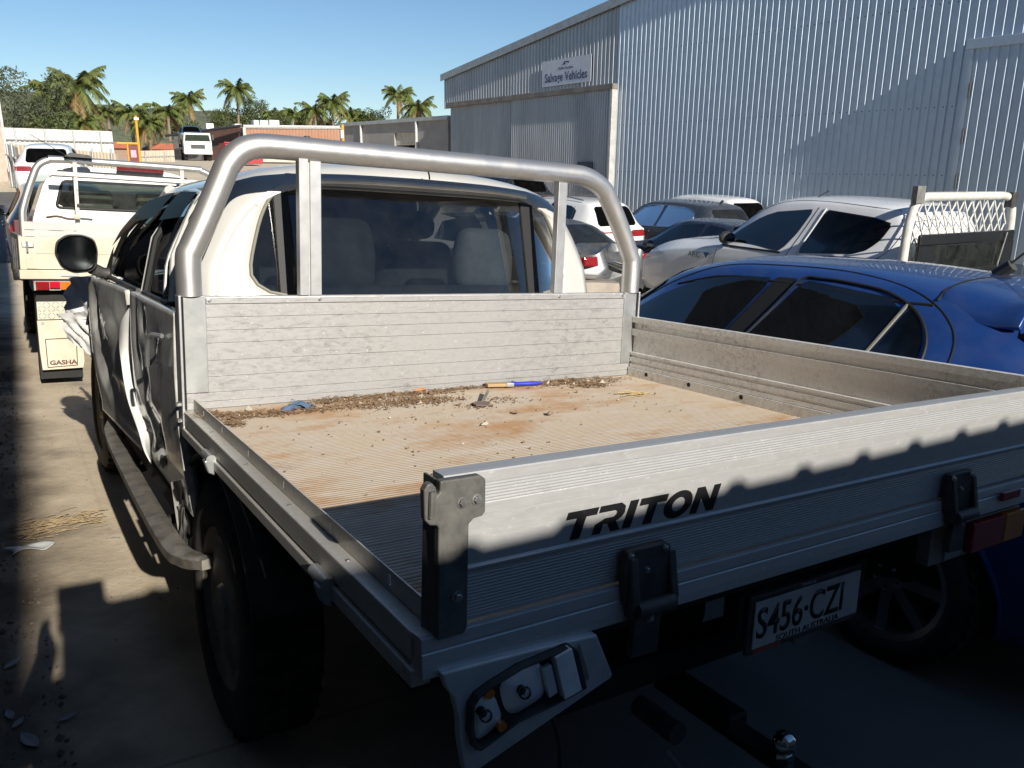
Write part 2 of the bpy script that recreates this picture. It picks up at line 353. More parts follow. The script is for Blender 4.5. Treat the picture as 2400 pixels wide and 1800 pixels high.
for i in range(NP):
    y0 = .03+i*pw; prof = [(y0+.0002, -.03)]; nr = 12; q = pw/nr
    for k in range(nr):
        a = y0+k*q; prof += [(a+q*.05, -.0016), (a+q*.25, 0), (a+q*.62, 0), (a+q*.82, -.0016)]
    prof += [(y0+pw-.0002, -.03)]
    m = MB(); m.sheet(prof, .034, 1.766); U_(m, 'deck_plank', deckm, solid=0)
# under-deck bearers and chassis
m = MB()
for x in (.42, 1.28): m.box(x, x+.07, .32, 5.0, -.36, -.225)
U_(m, 'chassis_rail', dark, bevel=.006)
for y in (.12, .62, 1.12, 1.52): U_(MB().box(.05, 1.75, y, y+.05, -.16, -.031), 'cross_bearer', dark)
U_(MB().box(.25, 1.55, .25, 1.6, -.218, -.165), 'floor_pan', dark)
# side rails
def rail(x0, sgn, name):
    g = lambda a, b, z0, z1, y0=.005, y1=LT-.002: MB().box(min(x0+sgn*a, x0+sgn*b), max(x0+sgn*a, x0+sgn*b), y0, y1, z0, z1)
    r = U_(g(0, .030, -.046, 0.), name, rail_alu, bevel=.003)
    U_(g(-.006, .026, -.078, -.051), 'rail_lip', rail_alu, bevel=.003)
    return r
rail(0, 1, 'side_rail'); rail(1.8, -1, 'side_rail')
def flange(x, sgn):                          # perforated upstand inside the rail
    m = MB(); y0, y1, h = .03, LT-.004, .034; holes = [.16, .42, .70, .98, 1.24, 1.46]; yy = y0; t2 = .0028
    for c in holes:
        m.box(x, x+t2*sgn, yy, c-.004, -.006, h); m.box(x, x+t2*sgn, c-.004, c+.004, -.006, .009); m.box(x, x+t2*sgn, c-.004, c+.004, .026, h); yy = c+.004
    m.box(x, x+t2*sgn, yy, y1, -.006, h); U_(m, 'rail_upstand', rail_alu)
flange(.0305, 1); flange(1.7695, -1)
for y in (1.22, .355):                       # hinge knuckles left where the side board was
    k = U_(MB().tube([(-.012, y-.035, -.046), (-.012, y+.035, -.046)], .013, 12), 'side_hinge', galv, smooth=True)
    U_(MB().prism([(-.03, -.05), (-.004, -.035), (-.004, -.09), (-.02, -.082)], y-.034, y-.006, 'y'), 'hinge_tongue', galv, bevel=.003)
for y in (.3, .62, .95, 1.3, 1.5): U_(MB().lathe([(.0005, .0025), (.0035, .002), (.005, 0)], Matrix.Translation((.016, y, 0)), 10), 'rivet', steel, smooth=True)
# rear sill under the tailgate
m = MB(); m.prism([(-.018, -.056), (.02, -.056), (.02, .002), (-.004, .004), (-.012, .003), (-.014, -.016), (-.0125, -.0185), (-.0145, -.021), (-.017, -.04)], .0, 1.70, 'x')
U_(m, 'rear_sill', gate_alu, bevel=.0012)
# tailgate: two ribbed planks
def ribs(z0, z1, n, yb=-.001, d=.0022):
    o = []; q = (z1-z0)/n
    for k in range(n):
        a = z0+k*q; o += [(yb, a), (yb-d, a+q*.3), (yb-d, a+q*.55), (yb, a+q*.85)]
    return o
tail = MB()
up = [(.030, .166), (-.001, .166)]+[(-.003, .1665)]+[(-.003, .182)]+ribs(.184, .212, 6, -.0025, .0012)+[(-.003, .214), (-.003, .2285), (-.0015, .2305), (.006, .231), (.030, .231)]
lo = [(.028, .008), (-.0015, .008)]+ribs(.012, .078, 13, -.0015, .0005)+[(-.0015, .083), (-.006, .0865), (-.0065, .0905), (-.0015, .094), (-.0015, .162), (.0015, .1645), (.028, .1645)]
tg = U_(MB().prism([(a, b) for a, b in up], .035, 1.745, 'x'), 'tailgate_top_plank', gate_alu)
tl = U_(MB().prism([(a, b) for a, b in lo], .036, 1.744, 'x'), 'tailgate_lower_plank', gate_alu)
# latch paddle
LATCH = [(.02,.231),(.082,.231),(.091,.224),(.092,.177),(.087,.171),(.074,.17),(.066,.163),(.068,.01),(.063,.001),(.021,.001),(.02,.04),(.019,.164),(.017,.169),(.006,.171),(-.002,.179),(-.004,.221),(.001,.229),(.008,.23),(.014,.223),(.016,.212),(.02,.216)]
la = U_(MB().prism(LATCH, -.0215, -.0075, 'y'), 'tailgate_latch', worn_plastic, bevel=.0025, seg=3)
m = MB(); m.box(.0205, .024, -.0085, .03, .0, .229); U_(m, 'latch_return', worn_plastic)
U_(MB().tube([(.006, -.0235, .182), (.0065, -.0245, .2), (.007, -.0235, .219)], .0045, 8), 'latch_finger', worn_plastic, smooth=True)
def bolt(x, z, y, r=.0055, mt=steel):
    m = MB(); q = Matrix.Translation((x, y, z)) @ Matrix.Rotation(R(90), 4, 'X')
    m.lathe([(r*1.5, 0), (r*1.5, .0012), (r*1.05, .0014)], q, 20); m.lathe([(r, .0012), (r, .005), (r*.8, .006), (.0004, .006)], q, 6); return U_(m, 'bolt', mt)
for x, z in ((.054, .196), (.077, .197), (.05, .06)): bolt(x, z, -.0215)
# hinges on the tailgate
H1 = [(.357,.067),(.365,.0695),(.442,.070),(.452,.064),(.457,.032),(.476,-.031),(.471,-.039),(.454,-.039),(.446,-.044),(.38,-.034),(.358,-.023),(.355,.009)]
for ox in (0, .948):
    p = [(x+ox, z) for x, z in H1]
    h = U_(MB().prism(p, -.026, -.008, 'y'), 'tailgate_hinge', black_plastic, bevel=.004, seg=3)
    for sx in (.363, .447):
        U_(MB().prism([(-.018, .05), (-.027, .055), (-.042, -.02), (-.038, -.046), (-.018, -.046)], sx+ox, sx+ox+.016, 'x'), 'hinge_cheek', black_plastic, bevel=.003)
    U_(MB().tube([(.372+ox, -.038, -.03), (.452+ox, -.038, -.03)], .0135, 14), 'hinge_knuckle', black_plastic, smooth=True)
    U_(MB().prism([(.378+ox, -.03), (.432+ox, -.034), (.43+ox, -.119), (.372+ox, -.116)], -.034, -.0185, 'y'), 'hinge_strap', black_plastic, bevel=.002)
    for x, z in ((.364, .060), (.438, .061), (.40, .03)): bolt(x+ox, z, -.026, .0042)
    bolt(.407+ox, -.052, -.034, .005)
# TRITON decal, built letter by letter
def ring(cx, cz, rx, rz, kx, kz, n=28):
    o = [(cx+rx*math.cos(2*math.pi*i/n), cz+rz*math.sin(2*math.pi*i/n)) for i in range(n)]
    i_ = [(cx+kx*math.cos(2*math.pi*i/n), cz+kz*math.sin(2*math.pi*i/n)) for i in range(n)]
    return o, i_
def triton():
    m = MB(); yb = -.0016; Hh = 1.0; sh = .30; s = .049
    def P(p): return (p[0]*s*1.12+p[1]*sh*s, p[1]*s)
    def poly(pl, x0):
        q = [P((a+x0, b)) for a, b in pl]; m.add([(a, 0, b) for a, b in q], [tuple(range(len(q)))])
    T = [(0, 1), (0, .74), (.34, .74), (.34, 0), (.64, 0), (.64, .74), (.98, .74), (.98, 1)]
    x = 0; poly(T, x); x += 1.04
    poly([(.0, 1), (.0, .76), (.56, .76), (.63, .70), (.63, .60), (.56, .53), (.28, .53), (.0, .36), (.0, 0), (.28, 0), (.28, .32), (.42, .32), (.62, 0), (.94, 0), (.70, .36), (.85, .46), (.92, .62), (.88, .86), (.70, 1)], x); x += 1.0
    poly([(0, 1), (0, 0), (.30, 0), (.30, 1)], x); x += .38
    poly(T, x); x += .98
    o, i_ = ring(.52, .5, .52, .52, .23, .26); b = len(m.v); q = [P((a+x, c)) for a, c in o+i_]; n = len(o)
    m.add([(a, 0, c) for a, c in q], [(k, (k+1) % n, n+(k+1) % n, n+k) for k in range(n)]); x += 1.1
    poly([(0, 0), (0, 1), (.30, 1), (.66, .46), (.66, 1), (.94, 1), (.94, 0), (.66, 0), (.28, .56), (.28, 0)], x); x += .94
    k = .351/(x*s*1.12+sh*s); m.v = [(.236+a*k, -.0019, .098+c*.92) for a, _, c in m.v]
    return m
U_(triton(), 'lettering', black_ink, solid=.0006, fix=True)
# headboard planks, plates, cap
zs = [0.0, .022, .050, .099, .149, .203, .242, .282, .322]
for a, b in zip(zs[:-1], zs[1:]):
    U_(MB().box(.012, 1.788, LT, LT+.03, a+.0004, b-.0004), 'headboard_plank', head_alu, bevel=.0009)
U_(MB().prism([(LT-.006, .3235), (LT+.034, .3235), (LT+.034, .345), (LT+.006, .345), (LT+.004, .338), (LT-.006, .338)], .076, 1.724, 'x'), 'headboard_cap', head_alu, bevel=.0012)
U_(MB().box(.0, 1.8, LT+.004, LT+.032, -.085, -.001), 'headboard_foot', galv)
for x0 in (.0105, 1.7245):
    U_(MB().box(x0, x0+.065, LT-.004, LT+.035, .052, .347), 'corner_plate', galv, bevel=.0015)
for x0 in (-.004, 1.796):
    U_(MB().box(x0, x0+.008, LT-.012, LT+.04, -.078 if x0 < 1 else .06, .349), 'corner_strip', barealu, bevel=.002)
for z in (.02, -.03): U_(MB().tube([(-.004, LT+.005, z), (-.016, LT+.005, z)], .008, 6), 'strip_bolt', steel)
for x in (.085, .428, 1.39, 1.71): bolt(x, .334, LT-.006, .0042)
# right side board with long grooves
def sboard():
    pr = [(1.772, .036)]
    for z, d in ((.05, 0), (.052, .006), (.058, .006), (.06, 0), (.078, 0), (.08, .007), (.086, .007), (.088, 0), (.098, 0), (.1005, .013), (.168, .013), (.17, .002), (.196, .0), (.198, .014), (.222, .014), (.224, .0), (.2465, 0)): pr.append((1.772+d, z))
    return pr+[(1.80, .2465), (1.80, .036)]
U_(MB().prism(sboard(), .034, LT-.006, 'y'), 'side_board', side_alu)
U_(MB().box(1.765, 1.7715, .034, LT-.004, .0, .0345), 'side_base_strip', side_alu, bevel=.001)
for y in (.98, 1.24, 1.48):
    m = MB(); m.tube([(1.7652, y, .02), (1.7635, y, .02)], .0085, 14); U_(m, 'drain_hole', dark)
for y in (1.545, 1.525): U_(MB().tube([(1.786, y, .21), (1.781, y, .21)], .004, 8), 'board_rivet', steel)
# hoop
HL = [(.034, 1.62, .346), (.034, 1.62, .455), (.046, 1.62, .49), (.084, 1.62, .572), (.142, 1.62, .706)]
HR = [(1.626, 1.62, .722), (1.692, 1.62, .62), (1.758, 1.62, .50), (1.770, 1.62, .46), (1.770, 1.62, .346)]
mid = [(.156, 1.62, .735), (.185, 1.62, .771), (.228, 1.62, .794), (.293, 1.62, .801), (.5, 1.62, .8015), (.8, 1.62, .8015), (1.1, 1.62, .8015), (1.42, 1.62, .8), (1.50, 1.62, .796), (1.56, 1.62, .777), (1.602, 1.62, .751)]
U_(MB().tube(spline(HL+mid+HR, 5), .0375, 24), 'hoop', tubealu, smooth=True, ang=60)
U_(MB().box(.366, .396, 1.598, 1.632, .346, .772), 'hoop_upright', barealu, bevel=.0015)
U_(MB().box(.404, .440, 1.606, 1.640, .346, .772), 'hoop_upright', barealu, bevel=.0015)
U_(MB().box(.396, .404, 1.617, 1.634, .346, .772), 'upright_web', rail_alu)
U_(MB().box(1.374, 1.413, 1.606, 1.636, .346, .772), 'hoop_upright', barealu, bevel=.0015)
U_(MB().box(1.413, 1.417, 1.612, 1.634, .346, .756), 'upright_web', barealu)
m = MB(); m.lathe([(.011, 0), (.011, .003), (.006, .005), (.0005, .005)], Matrix.Translation((.40, 1.62, .838)), 12); U_(m, 'hoop_bung', black_plastic)
# broken lamp hanging under the left corner
def P2(l, dy=0): return l
LP = [(.023,-.045),(.034,-.073),(.044,-.088),(.054,-.125),(.056,-.16),(.066,-.214),(.078,-.221),(.335,-.142),(.338,-.136),(.300,-.057),(.17,-.05)]
lamp = U_(MB().prism(LP, -.030, -.012, 'y'), 'broken_tail_lamp', mat('lamp_plate', (.66, .68, .69), .4, .5, (.5, .52, .53), 14), bevel=.003)
BZ = [(.064,-.10),(.075,-.087),(.097,-.078),(.15,-.063),(.24,-.054),(.252,-.066),(.273,-.133),(.229,-.142),(.146,-.152),(.083,-.176),(.073,-.171),(.064,-.143)]
def rim(poly, k, y0, y1):
    cx = sum(p[0] for p in poly)/len(poly); cz = sum(p[1] for p in poly)/len(poly); inn = [(cx+(x-cx)*k, cz+(z-cz)*k) for x, z in poly]; n = len(poly); m = MB()
    vs = [(x, y1, z) for x, z in poly]+[(x, y0, z) for x, z in poly]+[(x, y0, z) for x, z in inn]+[(x, y1, z) for x, z in inn]
    fs = [(r*n+i, r*n+(i+1) % n, ((r+1) % 4)*n+(i+1) % n, ((r+1) % 4)*n+i) for r in range(4) for i in range(n)]
    return m.add(vs, fs)
U_(rim(BZ, .93, -.046, -.029), 'lamp_bezel', black_plastic, bevel=.0015)
U_(MB().prism([(.07+(x-.07)*.97, z) for x, z in BZ], -.032, -.029, 'y'), 'lamp_backing', dark)
refl = mat('lamp_reflector', (.88, .9, .93), .3, .5, (.8, .82, .86), 10)
def bowl(poly, depth, y):
    cx = sum(p[0] for p in poly)/len(poly); cz = sum(p[1] for p in poly)/len(poly); n = len(poly); m = MB(); K = 6
    for r in range(K+1):
        s = 1-r/K*.98; m.v += [(cx+(x-cx)*s, y+depth*(1-s*s), cz+(z-cz)*s) for x, z in poly]
    m.f = [(r*n+i, r*n+(i+1) % n, (r+1)*n+(i+1) % n, (r+1)*n+i) for r in range(K) for i in range(n)]; m.m = [0]*len(m.f); return m
U_(bowl(roundpoly([(.115,-.083),(.189,-.066),(.205,-.13),(.143,-.146),(.126,-.127)], .02), -.010, -.0325), 'lamp_reflector', refl, smooth=True)
U_(bowl(roundpoly([(.071,-.105),(.091,-.093),(.109,-.100),(.126,-.144),(.107,-.158),(.081,-.168)], .015), -.008, -.0325), 'lamp_reflector', refl, smooth=True)
U_(MB().prism([(.204,-.061),(.236,-.054),(.26,-.13),(.227,-.137)], -.05, -.034, 'y'), 'lamp_diffuser', mat('white_plastic', (.82, .84, .86), .4), bevel=.002)
U_(MB().prism([(.188,-.078),(.203,-.074),(.218,-.125),(.202,-.13)], -.044, -.034, 'y'), 'lamp_divider', refl, bevel=.002)
U_(MB().prism([(.253,-.066),(.262,-.062),(.284,-.124),(.273,-.13)], -.036, -.03, 'y'), 'lamp_tab', galv_dull)
bulbg = glass('bulb_glass', (.85, .85, .85), .02)
for x, z in ((.150, -.100), (.084, -.116)):
    U_(MB().ball((x, -.052, z), .010, 14), 'bulb', bulbg, smooth=True); U_(MB().tube([(x, -.034, z), (x, -.046, z)], .007, 12), 'bulb_socket', dark, smooth=True)
for x, z in ((.097, -.092), (.12, -.152)): U_(MB().tube([(x, -.034, z), (x, -.042, z)], .008, 10), 'screw_post', amber_lens)
# wire with plug below it
U_(MB().tube(spline([(.243, .05, -.10), (.236, .0, -.18), (.243, -.02, -.235), (.239, -.03, -.28)], 5), .003, 6), 'wire', dark); U_(MB().lathe([(.004, .03), (.008, .02), (.013, -.005), (.012, -.016), (.0005, -.02)], Matrix.Translation((.238, -.03, -.30)), 12), 'wire_plug', mat('tan_plug', (.2, .16, .11), .6), smooth=True)
# right tail lamp
U_(MB().box(1.30, 1.70, -.002, .03, -.158, -.070), 'lamp_bracket', galv_dull, bevel=.002)
U_(MB().box(1.36, 1.43, -.006, -.0022, -.152, -.074), 'lamp_bracket_plate', galv, bevel=.001)
U_(MB().box(1.445, 1.592, -.022, -.0022, -.148, -.072), 'tail_lamp', red_lens, bevel=.004)
U_(MB().box(1.596, 1.692, -.022, -.0022, -.147, -.072), 'tail_lamp', amber_lens, bevel=.004)
U_(MB().box(1.549, 1.634, -.028, -.0185, -.031, -.010), 'reflector', red_lens, bevel=.002)
# number plate
fr = U_(MB().box(.820, 1.206, .098, .110, -.303, -.166), 'plate_frame', black_plastic, bevel=.006)
platem = mat('plate_white', (.52, .52, .50), .5, 0, (.42, .41, .39), 10)
U_(MB().box(.832, 1.195, .093, .0975, -.286, -.179), 'number_plate', platem, bevel=.003)
def utext(name, txt, size, mt, x, y, z, **k):
    return lettering(name, txt, size, mt, ute, Matrix.Translation(Vector((x, y, z))+UL) @ XZ, **k)
utext('plate_lettering', 'S456·CZI', .098, black_ink, .838, .0926, -.262, sx=.80, offset=.0012)
utext('plate_lettering', 'SOUTH AUSTRALIA', .020, black_ink, .905, .0926, -.283, sx=1.25)
utext('frame_lettering', 'DRIVEN BY', .010, platem, .985, .0975, -.1765)
U_(MB().box(.84, .93, .0965, .0978, -.3, -.29), 'frame_sticker', mat('red_sticker', (.35, .08, .06), .5))
U_(MB().box(.80, 1.24, .11, .15, -.25, -.165), 'plate_bracket', dark)
# towbar, tongue, ball, bumper bar
U_(MB().box(.35, 1.45, .30, .37, -.45, -.38), 'towbar_beam', dark, bevel=.006)
U_(MB().box(.815, .875, -.07, .24, -.505, -.485), 'tow_tongue', mat('tow_steel', (.03, .03, .03), .5, .5), bevel=.004)
U_(MB().box(.815, .875, .12, .36, -.506, -.455), 'tow_receiver', mat('tow_steel', (.03, .03, .03), .5, .5), bevel=.006)
m = MB(); m.ball((.846, 0, -.45), .025, 20); m.lathe([(.014, -.475), (.012, -.465)], Matrix.Translation((.846, 0, 0)), 16); m.lathe([(.0005, -.47), (.022, -.47), (.022, -.484), (.014, -.4842)], Matrix.Translation((.846, 0, 0)), 6); U_(m, 'tow_ball', chrome, smooth=True)
U_(MB().tube([(.66, .12, -.44), (.66, .24, -.44)], .024, 12), 'tow_socket', black_plastic, smooth=True)
U_(MB().tube([(.60, .09, -.44), (.60, .0, -.47), (.56, -.02, -.5), (.53, 0, -.47)], .006, 8), 'shackle', steel, smooth=True)
m = MB(); m.lathe([(.20, -.10), (.33, -.10), (.365, -.06), (.365, .06), (.33, .10), (.20, .10)], Matrix.Translation((.9, .78, -.40)), 36); U_(m, 'added_spare_tyre', rubber, smooth=True); U_(MB().lathe([(.21, .02), (.1, .03), (.0005, .03)], Matrix.Translation((.9, .78, -.40)), 24), 'added_spare_rim', dark)  # spare wheel added to block the bright ground seen under the tray
# leaf spring packs and axle
U_(MB().tube([(.12, 1.38, -.56), (1.68, 1.38, -.56)], .045, 12), 'rear_axle', dark, smooth=True)
U_(MB().ball((.9, 1.38, -.56), .15, 14), 'axle_housing', dark, smooth=True)
for x in (.47, 1.33): U_(MB().tube(spline([(x, .55, -.4), (x, 1.0, -.52), (x, 1.38, -.55), (x, 1.8, -.5), (x, 2.1, -.38)], 4), .028, 8), 'leaf_spring', dark, smooth=True)
U_(MB().tube(spline([(1.15, .2, -.38), (1.18, .6, -.36), (1.15, 1.2, -.32)], 4), .03, 12), 'exhaust', galv_dull, smooth=True)

# ------------------------------------------------------------------ cab of the tray ute
CX = .9
ZL = [-.35, -.2, -.05, .1, .2, .26, .3, .36, .43, .5, .57, .63, .68, .715, .742, .762, .777, .789, .797, .802, .805]
HW = [.825, .846, .858, .862, .860, .858, .856, .85, .842, .812, .778, .742, .70, .655, .6, .535, .455, .36, .25, .13, .0]
def hw(z): return float(np.interp(z, ZL, HW))
def yrear(x, z): return 1.738+.20*(z-.33)+.055*((x-CX)/.8)**4
YST = [(0, .105), (.012, .072), (.032, .043), (.065, .02), (.12, .006), (.2, 0), (.3, 0), (.42, 0), (.55, 0), (.7, 0), (.85, 0), (1.0, 0), (1.15, 0), (1.27, .0)]
outl = [(-h, z) for z, h in zip(ZL, HW)]+[(h, z) for z, h in list(zip(ZL, HW))[:-1][::-1]]
def cabpt(i, j):
    dy, d = YST[i]; h, z = outl[j]; s = -1 if h < 0 else 1
    x = CX+s*max(abs(h)-d*min(1, abs(h)/.3), 0); zz = z-d*.55*min(1, max(0, (z-.45)/.3))
    zz -= .012*max(0, dy-.5)**2*max(0, (z-.5)/.3)
    return Vector((x, yrear(x, zz)*max(0, 1-dy/1.27)+(1-max(0, 1-dy/1.27))*1.75+dy, zz))
NJ = len(outl); m = MB(); m.v = [cabpt(i, j) for i in range(len(YST)) for j in range(NJ)]
for i in range(len(YST)-1):
    for j in range(NJ-1):
        c = sum((m.v[a] for a in (i*NJ+j, i*NJ+j+1, (i+1)*NJ+j, (i+1)*NJ+j+1)), Vector())/4
        left = c.x < CX
        if left and c.y > 1.93 and c.z < .685: continue
        if not left and c.y > 2.0 and .34 < c.z < .66 and not 2.5 < c.y < 2.6: continue
        m.f.append((i*NJ+j, i*NJ+j+1, (i+1)*NJ+j+1, (i+1)*NJ+j)); m.m.append(0)
body = U_(m, 'cab_shell', white_paint, smooth=True, ang=75, solid=.012)
# rear wall with window opening
def raypoly(poly, cx, cz, a):
    dx, dz = math.cos(a), math.sin(a); best = 9
    for (x1, z1), (x2, z2) in zip(poly, poly[1:]+poly[:1]):
        ex, ez = x2-x1, z2-z1; den = dx*ez-dz*ex
        if abs(den) < 1e-9: continue
        t_ = ((x1-cx)*ez-(z1-cz)*ex)/den; u_ = ((x1-cx)*dz-(z1-cz)*dx)/den
        if t_ > 0 and -1e-6 <= u_ <= 1+1e-6: best = min(best, t_)
    return best
outer = [(cabpt(0, j).x, cabpt(0, j).z) for j in range(NJ)]; outer = [p for p in outer if p[1] > -.3]+[(1.72, -.05), (.08, -.05)]
half = [(.0, .705), (.30, .704), (.49, .696), (.555, .672), (.60, .60), (.632, .50), (.648, .43), (.645, .39), (.61, .352), (.53, .330), (.3, .327), (0, .327)]
half = [(p.x, p.y) for p in spline([(x, z, 0) for x, z in half], 5)]
win = [(CX+x, z) for x, z in half]+[(CX-x, z) for x, z in half[::-1][1:-1]]
NA = 120; CZ = .50; m = MB()
rows = []
for k, (mode, f_, dy) in enumerate((('o', 0, 0), ('m', .5, .0), ('m', .93, .0), ('w', 1.0, .004), ('w', .975, .014))):
    for q in range(NA):
        a = 2*math.pi*q/NA; ro = raypoly(outer, CX, CZ, a); rw = raypoly(win, CX, CZ, a)
        r_ = ro if mode == 'o' else ro+(rw*1.03-ro)*f_ if mode == 'm' else rw*f_
        x = CX+r_*math.cos(a); z = CZ+r_*math.sin(a); m.v.append((x, yrear(x, z)+dy, z))
m.f = [(k*NA+q, k*NA+(q+1) % NA, (k+1)*NA+(q+1) % NA, (k+1)*NA+q) for k in range(4) for q in range(NA)]; m.m = [0]*len(m.f)
U_(m, 'cab_rear_wall', white_paint, smooth=True, ang=50)
m = MB(); K = 8
for k in range(K+1):
    for q in range(NA):
        a = 2*math.pi*q/NA; r_ = raypoly(win, CX, CZ, a)*(.978*(1-k/K)+.001); x = CX+r_*math.cos(a); z = CZ+r_*math.sin(a); m.v.append((x, yrear(x, z)+.012, z))
m.f = [(k*NA+q, k*NA+(q+1) % NA, (k+1)*NA+(q+1) % NA, (k+1)*NA+q) for k in range(K) for q in range(NA)]; m.m = [0]*len(m.f)
U_(m, 'rear_window', clear_glass, smooth=True, ang=0)
m = MB()
for k in range(NA+1):
    pass
gp = [Vector((CX+raypoly(win, CX, CZ, 2*math.pi*q/NA)*.985*math.cos(2*math.pi*q/NA), 0, CZ+raypoly(win, CX, CZ, 2*math.pi*q/NA)*.985*math.sin(2*math.pi*q/NA))) for q in range(NA+1)]
for p in gp: p.y = yrear(p.x, p.z)+.006
U_(MB().tube(gp, .006, 6, False), 'window_gasket', mat('gasket_grey', (.22, .21, .17), .6), smooth=True)
for x0, x1 in ((.352, .398), (1.352, 1.405)):
    m = MB(); m.add([(x, yrear(x, z)+dy, z) for dy in (.004, .02) for x, z in ((x0, .333), (x1, .333), (x1-.008 if x1 > 1 else x1+.002, .69), (x0-.012 if x1 > 1 else x0, .69))], [(0, 1, 2, 3), (7, 6, 5, 4), (0, 4, 5, 1), (1, 5, 6, 2), (2, 6, 7, 3), (3, 7, 4, 0)])
    U_(m, 'window_post', seal)
for z in (.40, .44, .48, .52, .56, .60, .64): pass
U_(MB().tube([(x, yrear(x, .728-.02*((x-CX)/.5)**4)-.012, .728-.02*((x-CX)/.5)**4) for x in np.linspace(.44, 1.36, 20)], .009, 8), 'roof_trim', mat('cream_trim', (.78, .75, .66), .5), smooth=True)
U_(MB().tube([(CX, 1.755, .750), (CX+.002, 1.762, .765), (CX+.004, 1.775, .779)], .003, 6), 'roof_seam', seal)
# door opening seal on the rear pillar
zz = np.linspace(-.3, .69, 26)
sealp = [(CX-hw(z)+.004, yrear(CX-hw(z), z)+.215-.08*max(0, z-.3), z) for z in zz]
U_(MB().tube(sealp, .009, 8), 'door_seal', seal, smooth=True)
U_(MB().tube([(p[0]-.012, p[1]+.03, p[2]) for p in sealp], .006, 6), 'door_channel', galv, smooth=True)
# left doors
def side_x(z): return CX-hw(z)
rs = np.random.RandomState(5)
def dent(y, z, L):
    return sum(a*max(0, 1-math.hypot((y-cy)/wy/1.5, (z-cz)/wz/1.5))**.9+a*.35*max(0, 1-abs((y-cy)/wy+.8*(z-cz)/wz)*1.6)*max(0, 1-abs(z-cz)/wz/1.8) for cy, cz, wy, wz, a in L)
def door_panel(y0, y1, z0, z1, L, nu=44, nv=44, flare=0, tilt=0):
    def fn(u, v):
        z = z0+(z1-z0)*v; y = y0+(y1-y0)*u+tilt*(z-.1)
        return (side_x(z)-.012+dent(y, z, L)*.75-flare*u, y, z)
    return MB().grid(fn, nu, nv)
dmg = mat('scraped_paint', (.66, .655, .62), .3, 0, (.52, .51, .48), 9, .45, .6, st=(1, .25, 1), coat=.7, dust=(.26, .22, .17), da=.5)
FD = [(3.3, -.1, .16, .14, .05), (2.95, -.22, .25, .07, .035), (3.45, .12, .09, .1, .05), (3.1, .08, .14, .06, -.02), (2.6, -.1, .05, .2, -.018), (2.75, .2, .12, .06, .012)]
RD = [(2.3, -.02, .10, .10, .022), (2.15, -.2, .12, .08, .04), (2.42, .1, .05, .16, .014), (2.05, .12, .12, .09, .010), (2.25, .2, .06, .05, .02), (2.4, -.24, .08, .06, .06)]
fd = U_(door_panel(2.70, 3.62, -.40, .285, FD, flare=.05, tilt=-.0), 'front_door', dmg, smooth=True, ang=28, solid=.035)
rd = U_(door_panel(1.66, 2.54, -.36, .29, RD, flare=.004), 'rear_door', dmg, smooth=True, ang=28, solid=.035)
def dpart(m, name, mt, **k): return m.build(name, mt, ute, UL, **k)
# torn edge of the front door skin
J = [((.028, 2.50, .285), (.05, 2.50, .285)), ((-.024, 2.60, .19), (.035, 2.56, .20)), ((-.036, 2.67, .10), (.035, 2.62, .10)), ((-.036, 2.67, -.014), (.035, 2.69, -.02)), ((-.034, 2.57, -.139), (.035, 2.60, -.146)), ((-.02, 2.443, -.233), (.035, 2.45, -.239)), ((-.015, 2.33, -.298), (.025, 2.42, -.33)), ((.0, 2.30, -.34), (.012, 2.36, -.37))]
Jl = spline([j[0] for j in J], 5); Jr = spline([j[1] for j in J], 5); m = MB(); n = len(Jl)
for k in range(4):
    for a, b in zip(Jl, Jr): m.v.append(a.lerp(b, k/3)+Vector((0, -.006*math.sin(k/3*math.pi), 0)))
m.f = [(k*n+i, k*n+i+1, (k+1)*n+i+1, (k+1)*n+i) for k in range(3) for i in range(n-1)]; m.m = [0]*len(m.f)
dpart(m, 'door_jamb', white_clean, smooth=True, ang=60, solid=.004)
dpart(MB().tube([(.006, 2.645, .125), (.006, 2.632, .125)], .012, 14), 'jamb_plug', seal)
dpart(MB().tube([(side_x(.12)-.030, 2.36, .12), (side_x(.12)-.034, 2.352, .12)], .012, 14), 'jamb_plug', seal)
# window frames, weathershields, glass on the left
def sp(y, z, o=.0): return (side_x(z)-.004-o, y, z)
def vtube(L, r, nm, mt): return dpart(MB().tube([sp(*p) for p in L], r, 8), nm, mt, smooth=True)
top = .672
vtube([(1.93, .30, .0), (1.99, .45), (2.05, .6), (2.09, top-.01)], .013, 'rear_door_frame', white_paint)
vtube([(2.09, top-.01), (2.25, top+.004), (2.44, top+.004)], .012, 'rear_door_frame', white_paint)
vtube([(2.50, .29), (2.49, .5), (2.47, top)], .011, 'door_frame', white_clean)
vtube([(2.455, .29), (2.445, .5), (2.43, top)], .016, 'centre_pillar', seal)
vtube([(2.53, .29), (2.52, .5), (2.49, top)], .009, 'door_frame', white_clean)
vtube([(2.49, top), (2.8, top+.002), (3.02, top-.03), (3.3, .52), (3.62, .31)], .013, 'front_door_frame', white_paint)
vtube([(1.93, .292, .012), (2.43, .292, .012)], .012, 'belt_seal', black_plastic); vtube([(2.53, .292, .016), (3.62, .292, .012)], .012, 'belt_seal', black_plastic)
